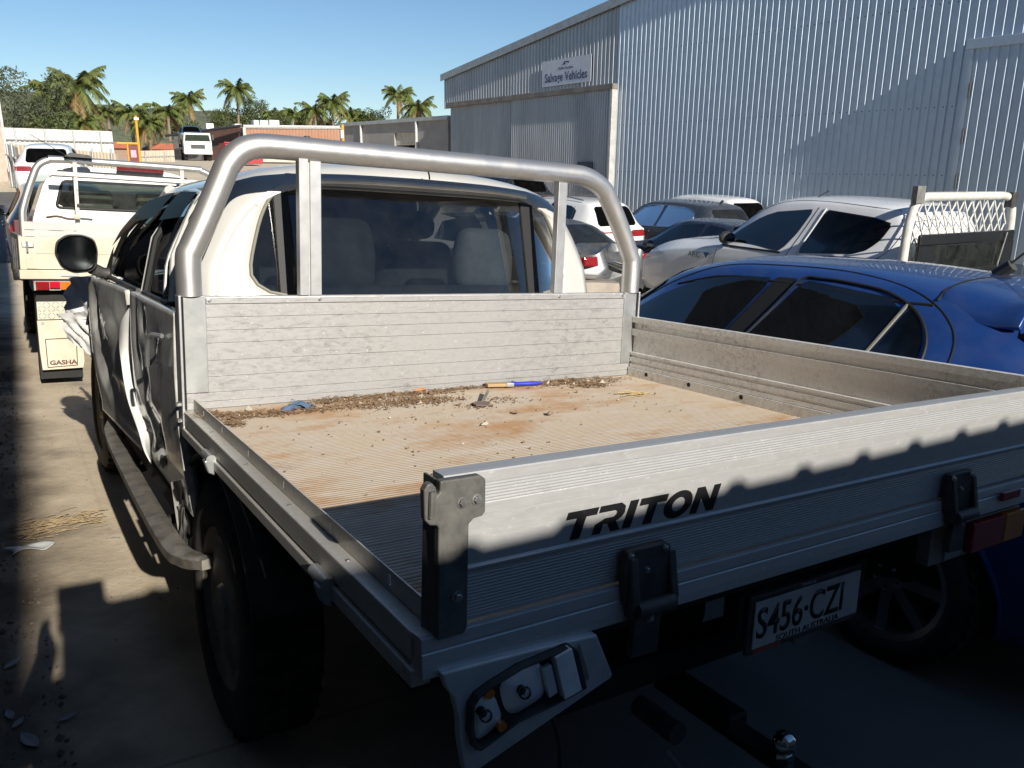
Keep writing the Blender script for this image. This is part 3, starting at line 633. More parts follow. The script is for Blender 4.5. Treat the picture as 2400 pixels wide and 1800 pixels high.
def side_patch(poly, off, nm, mt, nr=10):
    zs_ = [p[1] for p in poly]; z0, z1 = min(zs_), max(zs_); m = MB(); K = 12
    for r_ in range(nr+1):
        z = z0+(z1-z0)*(.002+.996*r_/nr); xs_ = []
        for (a, b), (c, d) in zip(poly, poly[1:]+poly[:1]):
            if (b-z)*(d-z) < 0: xs_.append(a+(c-a)*(z-b)/(d-b))
        y0, y1 = min(xs_), max(xs_)
        for k in range(K+1): y = y0+(y1-y0)*k/K; m.v.append((side_x(z)-off, y, z))
    m.f = [(r_*(K+1)+k, r_*(K+1)+k+1, (r_+1)*(K+1)+k+1, (r_+1)*(K+1)+k) for r_ in range(nr) for k in range(K)]; m.m = [0]*len(m.f)
    return dpart(m, nm, mt, smooth=True, ang=0)
side_patch([(1.95, .30), (2.09, .66), (2.43, .668), (2.43, .30)], -.012, 'side_window', mid_glass)
side_patch([(2.56, .30), (2.52, .668), (2.98, .655), (3.3, .50), (3.55, .30)], -.012, 'side_window', tint_glass)
shade = glass('smoke_shield', (.02, .02, .02), .02, .05, .12)
side_patch([(2.06, .58), (2.09, .675), (2.44, .682), (2.44, .57)], .028, 'weathershield', shade)
side_patch([(2.55, .58), (2.53, .682), (3.0, .665), (3.32, .52), (3.38, .44), (3.2, .50), (2.95, .575)], .028, 'weathershield', shade)
side_patch([(3.38, .30), (3.38, .45), (3.6, .33), (3.6, .30)], .016, 'mirror_base', black_plastic)
def right_patch(poly, nm, mt, off=-.014):
    o = side_patch(poly, off, nm, mt); o.scale = (-1, 1, 1); o.location = (UL.x+2*CX, UL.y, UL.z)
right_patch([(1.98, .34), (2.09, .655), (2.5, .66), (2.5, .34)], 'side_window', tint_glass); right_patch([(2.6, .34), (2.6, .66), (2.98, .65), (3.3, .50), (3.5, .34)], 'side_window', mid_glass)
right_patch([(1.90, -.1), (1.96, .62), (2.06, .64), (1.99, .30), (1.97, -.1)], 'inner_pillar_trim', trim, -.06)
right_patch([(2.0, -.2), (2.0, .33), (3.5, .33), (3.5, -.2)], 'inner_door_trim', trim)
# handles
dpart(MB().box(side_x(.12)-.035, side_x(.12)-.016, 2.80, 2.94, .095, .135), 'door_handle', black_plastic, bevel=.01, seg=3)
dpart(MB().box(side_x(.2)-.03, side_x(.2)-.016, 1.80, 1.92, .175, .225), 'handle_recess', seal, bevel=.01)
dpart(MB().tube(spline([(-.018, 1.80, .205), (-.045, 1.86, .2), (-.048, 1.90, .15), (-.046, 1.93, .09)], 4), .008, 8), 'door_handle', galv, smooth=True)
# door mirror
mp = [(-.205, .40), (-.195, .46), (-.15, .492), (-.085, .494), (-.035, .475), (-.022, .42), (-.03, .345), (-.06, .318), (-.13, .310), (-.18, .335)]
mp = roundpoly(mp, .02); m = MB(); n = len(mp); cxm, czm = -.112, .405
for s_, y in ((.93, 3.40), (1.0, 3.405), (1.0, 3.43), (.9, 3.49), (.6, 3.53), (.05, 3.545)): m.v += [(cxm+(x-cxm)*s_, y, czm+(z-czm)*s_) for x, z in mp]
m.f = [(k*n+i, k*n+(i+1) % n, (k+1)*n+(i+1) % n, (k+1)*n+i) for k in range(5) for i in range(n)]; m.m = [0]*len(m.f)
dpart(m, 'side_mirror', black_plastic, smooth=True, ang=50)
dpart(MB().prism([(cxm+(x-cxm)*.86, czm+(z-czm)*.86) for x, z in mp], 3.402, 3.408, 'y'), 'mirror_glass', mirror_glass)
dpart(MB().tube([(-.05, 3.46, .335), (.0, 3.48, .31), (.035, 3.48, .305)], [.03, .028, .03], 10), 'mirror_arm', black_plastic, smooth=True)
# windscreen, pillars, cowl, bonnet
for s in (-1, 1): dpart(MB().tube(spline([(CX+s*.66, 2.98, .70), (CX+s*.70, 3.22, .58), (CX+s*.76, 3.55, .42), (CX+s*.80, 3.80, .30)], 4), .03, 8), 'windscreen_pillar', white_paint, smooth=True)
def wscr(u, v):
    x = (u-.5)*2; y = 2.98+.86*v-.10*x*x*v; return (CX+x*(.64+.13*v), y, .772-.46*v-.06*x*x*(1-v))
dpart(MB().grid(wscr, 16, 10), 'windscreen', glass('windscreen_glass', (.75, .82, .8), .06), smooth=True, ang=0)
def bon(u, v):
    x = (u-.5)*2; return (CX+x*(.82-.10*v), 3.78+1.42*v, .305-.13*v*v-.07*x**4+.05*math.sin(9*v+2*x)*v*(x < -.1))
dpart(MB().grid(bon, 24, 24), 'bonnet', white_paint, smooth=True, ang=0, solid=.01)
dpart(MB().grid(lambda u, v: (1.79-.05*v, 3.66+1.45*u, .28-.55*v-.1*u*u), 14, 10), 'right_fender', white_paint, smooth=True, ang=0)
# crumpled left fender and its inner bits
rnd = random.Random(11)
def crumple(seed, p, amp, nu=26, nv=26):
    r = np.random.RandomState(seed); A = [(r.uniform(3, 11), r.uniform(3, 11), r.uniform(0, 6), r.uniform(.3, 1)) for _ in range(9)]
    def fn(u, v):
        a, b, c, d = p; q = a.lerp(b, u).lerp(d.lerp(c, u), v)
        s = sum(w*abs(math.sin(k1*u+k2*v+ph))-w*.6 for k1, k2, ph, w in A)/3
        t_ = sum(w*math.sin(k2*u-k1*v+ph) for k1, k2, ph, w in A)/4
        e = 1 if 0 < v < 1 and 0 < u < 1 else 1.3
        return tuple(q+Vector((-s*amp*e, t_*amp*.7, s*t_*amp*.5)))
    return MB().grid(fn, nu, nv)
V = Vector
dpart(crumple(2, (V((.05, 3.66, .30)), V((-.10, 4.05, .25)), V((-.15, 4.0, .05)), V((.02, 3.66, .05))), .035), 'crumpled_fender', ute_silver, smooth=True, ang=35)
dpart(crumple(9, (V((.03, 3.64, .12)), V((-.17, 4.0, .06)), V((-.13, 3.95, -.08)), V((.02, 3.66, -.18))), .035), 'crumpled_fender', white_clean, smooth=True, ang=30)
dpart(crumple(5, (V((.06, 3.9, .26)), V((.02, 4.6, .2)), V((.10, 4.7, -.05)), V((.06, 4.0, .0))), .04), 'broken_headlamp', mat('dark_blue_panel', (.03, .06, .12), .25, 0, coat=.8), smooth=True, ang=40)
for k in range(16):
    a = V((rnd.uniform(-.02, .08), rnd.uniform(3.7, 4.3), rnd.uniform(-.1, .2)))
    b = a+V((rnd.uniform(-.06, .03), rnd.uniform(-.12, .12), rnd.uniform(-.12, .08)))
    dpart(MB().tube(spline([a, a.lerp(b, .5)+V((rnd.uniform(-.03, .03), 0, .03)), b], 4), rnd.uniform(.004, .012), 6), 'bent_bracket', rnd.choice([white_clean, galv, galv_dull, seal]), smooth=True)
dpart(crumple(14, (V((.03, 3.62, -.16)), V((.02, 3.95, -.25)), V((.05, 3.9, -.5)), V((.04, 3.7, -.42))), .025), 'torn_liner', black_plastic, smooth=True, ang=40)
dpart(crumple(21, (V((.02, 2.42, -.12)), V((.02, 2.05, -.12)), V((.03, 2.02, -.34)), V((.03, 2.38, -.30))), .03), 'torn_sill', black_plastic, smooth=True, ang=40)
# sill, side step, mudguard
dpart(MB().box(.03, .12, 1.75, 3.7, -.47, -.37), 'sill', dark, bevel=.02)
step = spline([(.05, 3.62, -.40), (.0, 3.55, -.455), (-.03, 3.35, -.475), (-.045, 2.6, -.475), (-.045, 1.80, -.475), (-.02, 1.60, -.47), (.03, 1.50, -.455)], 8)
m = MB()
for p in step: m.v += [(p.x-.012, p.y, p.z+.004), (p.x-.012, p.y, p.z-.026), (p.x+.055, p.y, p.z-.022), (p.x+.055, p.y, p.z+.008), (p.x+.03, p.y, p.z+.014)]
n = len(step); m.f = [(i*5+k, i*5+(k+1) % 5, (i+1)*5+(k+1) % 5, (i+1)*5+k) for i in range(n-1) for k in range(5)]+[(0, 1, 2, 3, 4), tuple((n-1)*5+k for k in range(5))]; m.m = [0]*len(m.f)
dpart(m, 'side_step', mat('step_metal', (.34, .32, .29), .45, .7, (.17, .155, .135), 14, dust=(.36, .3, .22), da=.6), smooth=True, ang=30)
for y in (2.0, 2.7, 3.3): dpart(MB().tube([(.0, y, -.485), (.4, y, -.38)], .018, 8), 'step_bracket', dark)
gpts = [(.9+0, 0, 0)]
def guard(u, v):
    a = R(20+140*u); return (.02+.24*v, 1.38-.47*math.cos(a)*1.0, -.56+.47*math.sin(a))
dpart(MB().grid(guard, 20, 3), 'mudguard', black_plastic, smooth=True, ang=0, solid=.006)
dpart(crumple(31, (V((.015, 1.80, -.36)), V((.02, 1.74, -.36)), V((.03, 1.76, -.56)), V((.02, 1.83, -.54))), .008), 'mudguard_edge', galv_dull, smooth=True, ang=40)
dpart(MB().prism([(.0, -.30), (.06, -.30), (.07, -.50), (.02, -.52)], 1.86, 1.868, 'y'), 'mud_flap', galv_dull)
# wheels
def wheel(root, c, r, w, rimr, side, rim_mat, spokes=6, style='spoke', loc=None, nm='wheel'):
    mw = Matrix.Translation(c) @ Matrix.Rotation(R(90)*side, 4, 'Y')       # local +z points outwards
    ty = MB(); h = w/2
    pr = [(rimr, -h*.9), (rimr+.02, -h), (r-.035, -h), (r-.012, -h*.86), (r, -h*.55), (r, h*.55), (r-.012, h*.86), (r-.035, h), (rimr+.02, h), (rimr, h*.85), (rimr-.015, h*.5)]
    ty.lathe(pr, mw, 48)
    nb = 36
    for k in range(nb):
        for s_ in (-1, 1):
            q = mw @ Matrix.Rotation(2*math.pi*(k+.25*s_)/nb, 4, 'Z'); a = r*math.pi*2/nb*.30
            vs = [q @ Vector((x, y, z)) for x in (r-.012, r+.006) for y, z in ((-a, s_*h*.12), (a, s_*h*.2), (a, s_*h*.88), (-a, s_*h*.78))]
            ty.add(vs, [(4, 5, 6, 7), (0, 1, 5, 4), (1, 2, 6, 5), (2, 3, 7, 6), (3, 0, 4, 7)])
    tyo = ty.build('tyre', rubber, root, loc, smooth=True, ang=45)
    rm = MB(); rm.lathe([(rimr+.012, h*.82), (rimr+.004, h*.9), (rimr-.018, h*.8), (rimr-.028, h*.3), (rimr-.04, -h*.2)], mw, 40)
    if style == 'spoke':
        for k in range(spokes):
            q = mw @ Matrix.Rotation(2*math.pi*k/spokes, 4, 'Z')
            for o_ in ((-.012,), (.012,)) if spokes <= 7 else ((0,),):
                y = o_[0]; ww = .016 if spokes <= 7 else .022
                vs = [q @ Vector(p) for p in ((.05, y-ww, h*.62), (.05, y+ww, h*.62), (rimr-.015, y*2.6+ww*.9, h*.74), (rimr-.015, y*2.6-ww*.9, h*.74), (.05, y-ww, h*.3), (.05, y+ww, h*.3), (rimr-.015, y*2.6+ww*.9, h*.4), (rimr-.015, y*2.6-ww*.9, h*.4))]
                rm.add(vs, [(0, 1, 2, 3), (0, 4, 5, 1), (1, 5, 6, 2), (2, 6, 7, 3), (3, 7, 4, 0)])
        rm.lathe([(.0005, h*.66), (.03, h*.68), (.062, h*.62), (.07, h*.3)], mw, 24)
    else:
        rm.lathe([(rimr-.015, h*.86), (rimr*.8, h*.74), (rimr*.72, h*.80), (rimr*.5, h*.86), (.07, h*.80), (.06, h*.95), (.0005, h*.97)], mw, 40)
    rm.build('rim', rim_mat, tyo, (0, 0, 0), smooth=True, ang=35)
    dk = MB(); dk.lathe([(rimr-.03, -h*.1), (.0005, -h*.05)], mw, 24); dk.build('brake', dark, tyo, (0, 0, 0))
    for k in range(5):
        q = mw @ Matrix.Rotation(2*math.pi*(k+.5)/5, 4, 'Z') @ Matrix.Translation((.045, 0, h*.66)); MB().lathe([(.01, 0), (.009, .012), (.0005, .014)], q, 6).build('wheel_nut', chrome, tyo, (0, 0, 0))
    return tyo
for y, r in ((1.38, .38), (4.42, .38)):
    for s, x in ((-1, .155), (1, 1.645)): wheel(ute, V((x-.02*(-s), y, GZ+.375)), r, .205, .235, s, dustrim, style='steel', loc=UL)
# interior
def seat(cx, y, z, w, mt, hr=True):
    m = MB(); m.box(cx-w/2, cx+w/2, y, y+.14, z, z+.55); o = dpart(m, 'seat_back', mt, bevel=.05, seg=4)
    dpart(MB().box(cx-w/2, cx+w/2, y+.1, y+.58, z-.12, z+.02), 'seat_cushion', mt, bevel=.05, seg=3)
    if hr:
        dpart(MB().box(cx-.13, cx+.13, y+.02, y+.12, z+.58, z+.76), 'headrest', mt, bevel=.045, seg=4)
        for s in (-.05, .05): dpart(MB().tube([(cx+s, y+.07, z+.5), (cx+s, y+.07, z+.62)], .006, 8), 'headrest_post', chrome)
def softbox(x0, x1, y0, y1, z0, z1, nm, mt, tap=.86):
    m = MB(); cx, cy = (x0+x1)/2, (y0+y1)/2
    m.v = [(cx+(x-cx)*s, cy+(y-cy)*s, z) for z, s in ((z0, 1), (z0+(z1-z0)*.55, 1.0), (z1, tap)) for x, y in ((x0, y0), (x1, y0), (x1, y1), (x0, y1))]
    m.f = [(3, 2, 1, 0), (8, 9, 10, 11)]+[(k*4+i, k*4+(i+1) % 4, (k+1)*4+(i+1) % 4, (k+1)*4+i) for k in range(2) for i in range(4)]; m.m = [0]*len(m.f)
    return dpart(m, nm, mt, bevel=.05, seg=5, smooth=True, ang=80)
dpart(MB().box(.2, 1.6, 1.80, 1.92, -.1, .36), 'rear_seat_back', fabric, bevel=.05, seg=3)
softbox(.455, .75, 1.86, 1.96, .34, .60, 'rear_headrest', fabric); softbox(1.10, 1.36, 1.86, 1.98, .34, .585, 'rear_headrest', fabric2)
softbox(.36, .80, 2.48, 2.66, .0, .52, 'front_seat_back', fabric); softbox(1.02, 1.44, 2.48, 2.66, .0, .52, 'front_seat_back', fabric)
softbox(.45, .70, 2.52, 2.64, .53, .66, 'front_headrest', fabric); softbox(1.10, 1.34, 2.52, 2.64, .53, .66, 'front_headrest', fabric)
dpart(MB().box(.1, 1.7, 3.3, 3.75, .02, .29), 'dashboard', trim, bevel=.06, seg=3)
dpart(MB().tube([(1.30+.18*math.cos(a), 3.05-.06*math.sin(a), .23+.17*math.sin(a)) for a in np.linspace(0, 2*math.pi, 25)], .013, 8, False), 'steering_wheel', trim, smooth=True)
dpart(MB().box(.12, 1.68, 1.80, 3.6, -.36, -.30), 'cab_floor', dark)
dpart(MB().box(.78, 1.02, 3.0, 3.02, .60, .67), 'rear_view_mirror', trim, bevel=.01); dpart(MB().tube([(.9, 3.02, .66), (.9, 3.1, .72)], .008, 6), 'mirror_stalk', trim)
dpart(MB().grid(lambda u, v: (.36+1.08*u, 1.9+1.0*v, .715+.045*math.sin(u*math.pi)), 10, 4), 'headlining', mat('headlining', (.20, .19, .17), .9), smooth=True)
dpart(MB().box(.25, 1.55, 1.755, 1.80, .02, .325), 'parcel_trim', mat('grey_trim', (.24, .235, .215), .8), bevel=.01)

# ------------------------------------------------------------------ other vehicles
def pchip(xs, ys, q):
    xs = np.array(xs, float); ys = np.array(ys, float); h = np.diff(xs); d = np.diff(ys)/h; m = np.zeros(len(xs)); m[0] = d[0]; m[-1] = d[-1]
    for i in range(1, len(xs)-1):
        m[i] = 0 if d[i-1]*d[i] <= 0 else (h[i-1]+h[i])/(((h[i-1]+2*h[i])/3)/d[i-1]*1+((2*h[i-1]+h[i])/3)/d[i]*1)*1 if True else 0
    i = np.clip(np.searchsorted(xs, q)-1, 0, len(xs)-2); t = (q-xs[i])/h[i]
    return (1+2*t)*(1-t)**2*ys[i]+t*(1-t)**2*h[i]*m[i]+t*t*(3-2*t)*ys[i+1]+t*t*(t-1)*h[i]*m[i+1]
class Car:
    """local frame: x across, y ahead (0 = rear axle), z up from the ground"""
    def __init__(s, name, mw, label, cat, st, mt, group=None, n=64):
        s.root = empty(name, mw, label, cat, group); A = np.array(st, float); ys = A[:, 0]
        q = np.linspace(ys[0], ys[-1], n); C = [pchip(ys, A[:, k], q) for k in range(1, 7)]
        m = MB(); K = 34
        for i in range(n):
            zt, wt, zb, wb, zs, ws = [c[i] for c in C]; k = min(1., max(.12, (zt-zb)/.28))
            P = [(0, zt), (.4*wt, zt-.008*k), (.7*wt, zt-.026*k), (.88*wt, zt-.055*k), (.97*wt, zt-.10*k)]
            e = P[-1]; b = (wb-.015, zb+.012)
            P += [(e[0]+(b[0]-e[0])*.33, e[1]+(b[1]-e[1])*.36), (e[0]+(b[0]-e[0])*.66, e[1]+(b[1]-e[1])*.7), b, (wb, zb-.035), (wb+.012, zb-.17), (wb+.006, (zb-.17+zs)/2), (ws, zs+.07), (ws-.05, zs)]
            sp_ = spline([(p[0], 0, p[1]) for p in P], 3)
            half = [(p.x, q[i], p.z) for p in sp_]; H = len(half)
            m.v += [(-x, y, z) for x, y, z in half[::-1]]+half[1:]
        NN = 2*H-1
        m.f = [(i*NN+j, i*NN+j+1, (i+1)*NN+j+1, (i+1)*NN+j) for i in range(n-1) for j in range(NN-1)]
        m.f += [tuple(range(NN)), tuple((n-1)*NN+j for j in range(NN))]; m.m = [0]*len(m.f)
        s.body = m.build('body', mt, s.root, smooth=True, ang=50, fix=True); s.mt = mt
        s.bvh = BVHTree.FromPolygons([Vector(v) for v in m.v], m.f)
    def hit(s, a, b, ax):
        O, D = {'-x': ((-3, a, b), (1, 0, 0)), 'x': ((3, a, b), (-1, 0, 0)), '-y': ((a, -6, b), (0, 1, 0)), 'y': ((a, 9, b), (0, -1, 0)), 'z': ((a, b, 4), (0, 0, -1))}[ax]
        p, nrm, _, _ = s.bvh.ray_cast(Vector(O), Vector(D))
        if p is None:
            g = {'-x': (-.8, a, b), 'x': (.8, a, b), '-y': (a, -.9, b), 'y': (a, 3.6, b), 'z': (a, b, 1)}[ax]; p, nrm, _, _ = s.bvh.find_nearest(Vector(g))
        if nrm.dot(Vector(D)) > 0: nrm = -nrm
        return p, nrm
    def patch(s, poly, ax, nm, mt, off=.006, nr=10, K=14, rnd=.03, parent=None):
        pl = roundpoly(poly, rnd) if rnd else list(poly); bs = [p[1] for p in pl]; b0, b1 = min(bs), max(bs); m = MB(); ok = 0
        for r_ in range(nr+1):
            b = b0+(b1-b0)*(.001+.998*r_/nr); xs_ = []
            for (a1, c1), (a2, c2) in zip(pl, pl[1:]+pl[:1]):
                if (c1-b)*(c2-b) < 0: xs_.append(a1+(a2-a1)*(b-c1)/(c2-c1))
            if len(xs_) < 2: xs_ = [pl[0][0]]*2
            for k in range(K+1):
                p, nn = s.hit(min(xs_)+(max(xs_)-min(xs_))*k/K, b, ax); m.v.append(p+nn*off)
        m.f = [(r_*(K+1)+k, r_*(K+1)+k+1, (r_+1)*(K+1)+k+1, (r_+1)*(K+1)+k) for r_ in range(nr) for k in range(K)]; m.m = [0]*len(m.f)
        return m.build(nm, mt, parent or s.root, smooth=True, ang=0, fix=False)
    def line(s, pts, ax, nm, mt, r=.004, off=0., n=6, closed=False):
        P = spline([(a, b, 0) for a, b in pts], n) if len(pts) > 2 else [Vector((pts[0][0]+(pts[1][0]-pts[0][0])*i/n, pts[0][1]+(pts[1][1]-pts[0][1])*i/n, 0)) for i in range(n+1)]
        L = []
        for p in P:
            h, nn = s.hit(p.x, p.y, ax); L.append(h+nn*off)
        return MB().tube(L, r, 6).build(nm, mt, s.root, smooth=True)
    def wheels(s, yf, r, w, track, rm=None, spokes=5, sides=(-1, 1), rimr=None):
        for y in (0, yf):
            for sd in sides:
                ax = '-x' if sd < 0 else 'x'; R_ = r+.055
                poly = [(y+R_*math.cos(a), r+R_*math.sin(a)) for a in np.linspace(-.5, math.pi+.5, 24)]
                s.patch(poly, ax, 'wheel_arch', dark, .004, 14, 18, 0)
                s.line([(y+(R_+.005)*math.cos(a), r+(R_+.005)*math.sin(a)) for a in np.linspace(-.35, math.pi+.35, 9)], ax, 'arch_lip', s.mt, .012, .002, 4)
                wheel(s.root, Vector((sd*(track-w/2+.02), y, r)), r, w, rimr or r*.66, sd, rm or rimmat, spokes)
    def mirrors(s, y, z, mt, sides=(-1, 1), w=.2):
        for sd in sides:
            p, _ = s.hit(y, z-.06, '-x' if sd < 0 else 'x')
            m = MB(); m.ball((p.x+sd*.13, y-.03, z), .1, 14, (1.05, .75, .8)); m.tube([(p.x-sd*.02, y, z-.06), (p.x+sd*.08, y, z-.04)], .025, 8)
            o = m.build('door_mirror', mt, s.root, smooth=True, ang=60)
            MB().lathe([(.0005, 0), (.082, 0)], Matrix.Translation((p.x+sd*.13, y-.106, z)) @ Matrix.Rotation(R(90), 4, 'X') @ Matrix.Diagonal((1.05, .8, 1, 1)), 20).build('mirror_glass', mirror_glass, o)
    def box(s, *b, nm='part', mt=None, bevel=.005, **k): return MB().box(*b).build(nm, mt or black_plastic, s.root, bevel=bevel, **k)
    def tube(s, L, r, nm, mt, n=8): return MB().tube(L, r, n).build(nm, mt, s.root, smooth=True)
    def handle(s, y, z, ax, mt):
        p, nn = s.hit(y, z, ax); a = p+nn*.03; L = [p+Vector((0, -.09, 0)), a+Vector((0, -.075, 0)), a+Vector((0, .075, 0)), p+Vector((0, .09, 0))]
        s.patch([(y-.07, z-.03), (y+.07, z-.03), (y+.07, z+.035), (y-.07, z+.035)], ax, 'handle_recess', seal, .002, 4, 4, .02)
        s.tube(spline(L, 4), .013, 'door_handle', mt)
# --- blue hatch beside the tray  (y, ztop, half roof, zbelt, half belt, zsill, half sill)
HB = [(-.86, .62, .50, .60, .62, .36, .58), (-.80, .88, .62, .80, .74, .28, .66), (-.70, .99, .62, .90, .80, .22, .74), (-.45, 1.14, .62, .94, .85, .2, .80), (-.15, 1.315, .60, .945, .885, .19, .84), (.2, 1.405, .60, .93, .90, .18, .86), (.7, 1.445, .61, .92, .905, .17, .87), (1.1, 1.45, .615, .915, .905, .17, .87), (1.45, 1.405, .60, .91, .90, .17, .87), (1.8, 1.24, .62, .90, .90, .17, .87), (2.2, 1.04, .70, .885, .89, .17, .87), (2.45, .955, .72, .86, .88, .18, .86), (2.9, .88, .72, .80, .87, .2, .85), (3.3, .79, .68, .70, .80, .22, .78), (3.52, .62, .56, .56, .62, .3, .6)]
c = Car('blue_hatchback', ym(3.09, .62, GZ), 'glossy deep blue hatchback with roof spoiler parked against the tray side', 'car', HB, blue_paint)
RDW = [(.98-.62+.02, .93), (.33+.62-.62+.0, 1.11), (.23, 1.30), (.40, 1.355), (.62, 1.372), (.74, 1.372), (.86, 1.18), (.95, .93)]
c.patch([(.33, .94), (.225, 1.275), (.30, 1.305), (.45, 1.33), (.69, 1.345), (.80, 1.15), (.93, .94)], '-x', 'rear_door_window', tint_glass, .005, rnd=.02)
c.patch([(.30, .94), (.195, 1.28), (.13, 1.225), (.085, 1.15), (.07, 1.06), (.08, .99), (.11, .95)], '-x', 'quarter_window', tint_glass, .005, rnd=.02)
c.patch([(1.06, .94), (.855, 1.345), (1.10, 1.345), (1.30, 1.31), (1.52, 1.225), (1.76, 1.10), (2.0, .965), (2.02, .94)], '-x', 'front_door_window', tint_glass, .005, rnd=.02)
c.patch([(.95, .94), (.735, 1.35), (.835, 1.35), (1.05, .94)], '-x', 'pillar_trim', seal, .004, rnd=0)
c.line([(.315, .94), (.21, 1.28)], '-x', 'window_divider', mat('divider_grey', (.32, .31, .27), .35, .5), .007, .006, 8)
c.line([(.935, .94), (.80, 1.18), (.715, 1.34), (.62, 1.355), (.45, 1.343), (.3, 1.318), (.16, 1.255), (.07, 1.15), (.05, 1.02), (.08, .94)], '-x', 'window_trim', seal, .006, .005, 8)
c.line([(.935, .94), (.80, 1.18), (.712, 1.345)], '-x', 'chrome_trim', chrome, .004, .010, 8)
c.line([(1.05, .94), (2.0, .93)], '-x', 'belt_trim', seal, .008, .006, 14)
c.line([(1.78, 1.14), (1.5, 1.29), (1.2, 1.385), (.85, 1.402), (.5, 1.388), (.2, 1.33), (.02, 1.22), (-.04, 1.08), (-.02, .9), (-.02, .6)], '-x', 'door_seam', seal, .0035, 0, 8)
c.line([(.98, .94), (1.0, .6), (.98, .3)], '-x', 'door_seam', seal, .003, 0, 8)
c.line([(-.60, 1.45), (-.605, .8), (-.60, .3), (-.585, .12)], 'z', 'roof_ditch', seal, .006, 0, 10)
c.line([(.60, 1.45), (.605, .8), (.60, .3), (.585, .12)], 'z', 'roof_ditch', seal, .006, 0, 10)
c.patch([(-.58, -.66), (.58, -.66), (.58, -.14), (-.58, -.14)], 'z', 'rear_window', tint_glass, .006, rnd=.08)
c.patch([(-.56, 1.52), (.56, 1.52), (.66, 2.15), (-.66, 2.15)], 'z', 'windscreen', tint_glass, .006, rnd=.06)
m = MB()                                      # roof spoiler
def spo(u, v):
    x = (u-.5)*2*.59; y = .11-.30*v+.05*(1-abs(u-.5)*2)**2*v; p, nn = c.hit(x, max(y, -.10), 'z'); return (x, y, p.z+.012+.030*v*v-.06*max(0, -.10-y)+(-.02 if abs(u-.5) > .49 else 0))
m.grid(spo, 24, 8); m.build('roof_spoiler', blue_paint, c.root, smooth=True, ang=0, solid=.022, bevel=.004)
c.line([(-.57, .115), (-.3, .125), (0, .13), (.3, .125), (.57, .115)], 'z', 'spoiler_seam', seal, .004, .006, 6)
c.tube([(.0, .20, 1.40), (.0, .14, 1.445)], .028, 'antenna_base', black_plastic); c.tube([(0, .18, 1.42), (.0, -.03, 1.62)], .005, 'antenna', black_plastic)
c.patch([(-.86, .70), (-.60, .70), (-.58, .92), (-.80, .92)], '-x', 'tail_lamp', darkred, .008)
c.wheels(2.65, .315, .205, .885, mat('rim_dark', (.42, .42, .43), .32, .9), 8, rimr=.225)
c.mirrors(1.85, 1.0, blue_paint); c.handle(.30, .84, '-x', blue_paint); c.handle(1.2, .83, '-x', blue_paint)
for s_ in (-1, 1): softl = c.box(s_*.38-.22, s_*.38+.22, 1.0, 1.12, .5, 1.14, nm='front_seat', mt=fabric, bevel=.05)
# --- white double-cab ute with mesh hoop and canopy
PU = [(-1.35, .55, .7, .53, .74, .5, .72), (-1.3, 1.06, .84, 1.04, .86, .45, .84), (-1.0, 1.08, .86, 1.06, .90, .42, .88), (.42, 1.09, .86, 1.07, .91, .4, .89), (.48, 1.25, .80, 1.10, .91, .4, .89), (.56, 1.55, .70, 1.14, .91, .4, .89), (.68, 1.74, .65, 1.16, .91, .4, .89), (1.0, 1.80, .65, 1.17, .915, .4, .9), (1.7, 1.825, .655, 1.17, .915, .4, .9), (2.2, 1.805, .65, 1.165, .91, .4, .9), (2.5, 1.72, .66, 1.16, .91, .4, .9), (2.85, 1.47, .70, 1.15, .91, .4, .9), (3.12, 1.285, .76, 1.13, .905, .42, .9), (3.3, 1.245, .78, 1.11, .905, .42, .9), (3.8, 1.21, .78, 1.05, .90, .44, .88), (4.2, 1.12, .74, .96, .87, .45, .84), (4.48, .94, .66, .85, .76, .45, .74), (4.56, .72, .56, .68, .64, .45, .62)]
c = Car('white_ute', wm(8.25, 3.38, ground_z(8.25, 4.8)), 'white double-cab ute with a curved mesh hoop behind its tinted cab', 'ute', PU, ute_silver)
c.patch([(1.74, 1.19), (1.57, 1.68), (.89, 1.62), (.74, 1.57), (.80, 1.40), (.90, 1.29), (1.13, 1.21)], '-x', 'rear_door_window', tint_glass, .006, rnd=.03)
c.patch([(1.98, 1.19), (1.85, 1.40), (1.74, 1.675), (2.14, 1.66), (2.45, 1.56), (2.82, 1.34), (2.84, 1.20)], '-x', 'front_door_window', tint_glass, .006, rnd=.03)
c.line([(1.76, 1.18), (1.59, 1.69)], '-x', 'pillar_edge', white_clean, .010, .004, 8); c.line([(1.88, 1.16), (1.69, 1.70)], '-x', 'door_seam', seal, .004, .0, 8)
c.line([(1.74, 1.17), (1.0, 1.14), (.72, 1.25), (.62, 1.45), (.60, 1.62)], '-x', 'door_seam', seal, .004, 0, 8); c.line([(1.88, 1.16), (1.92, .5)], '-x', 'door_seam', seal, .004, 0, 10); c.line([(2.95, 1.16), (3.0, .9), (2.95, .5)], '-x', 'door_seam', seal, .004, 0, 6)
c.line([(.62, 1.70), (1.6, 1.765), (2.2, 1.74), (2.6, 1.58), (3.0, 1.32)], '-x', 'roof_seam', seal, .005, 0, 8)
c.line([(1.98, 1.175), (2.9, 1.185)], '-x', 'belt_trim', seal, .012, .006, 8); c.handle(1.0, 1.05, '-x', ute_silver); c.handle(2.1, 1.05, '-x', ute_silver)
c.patch([(-.60, 2.52), (.60, 2.52), (.70, 3.08), (-.70, 3.08)], 'z', 'windscreen', mid_glass, .006, rnd=.06)
c.line([(-.62, 3.2), (-.60, 3.7), (-.52, 4.3)], 'z', 'bonnet_seam', seal, .005, 0, 8)
c.wheels(3.05, .37, .25, .90); c.mirrors(2.80, 1.29, black_plastic)
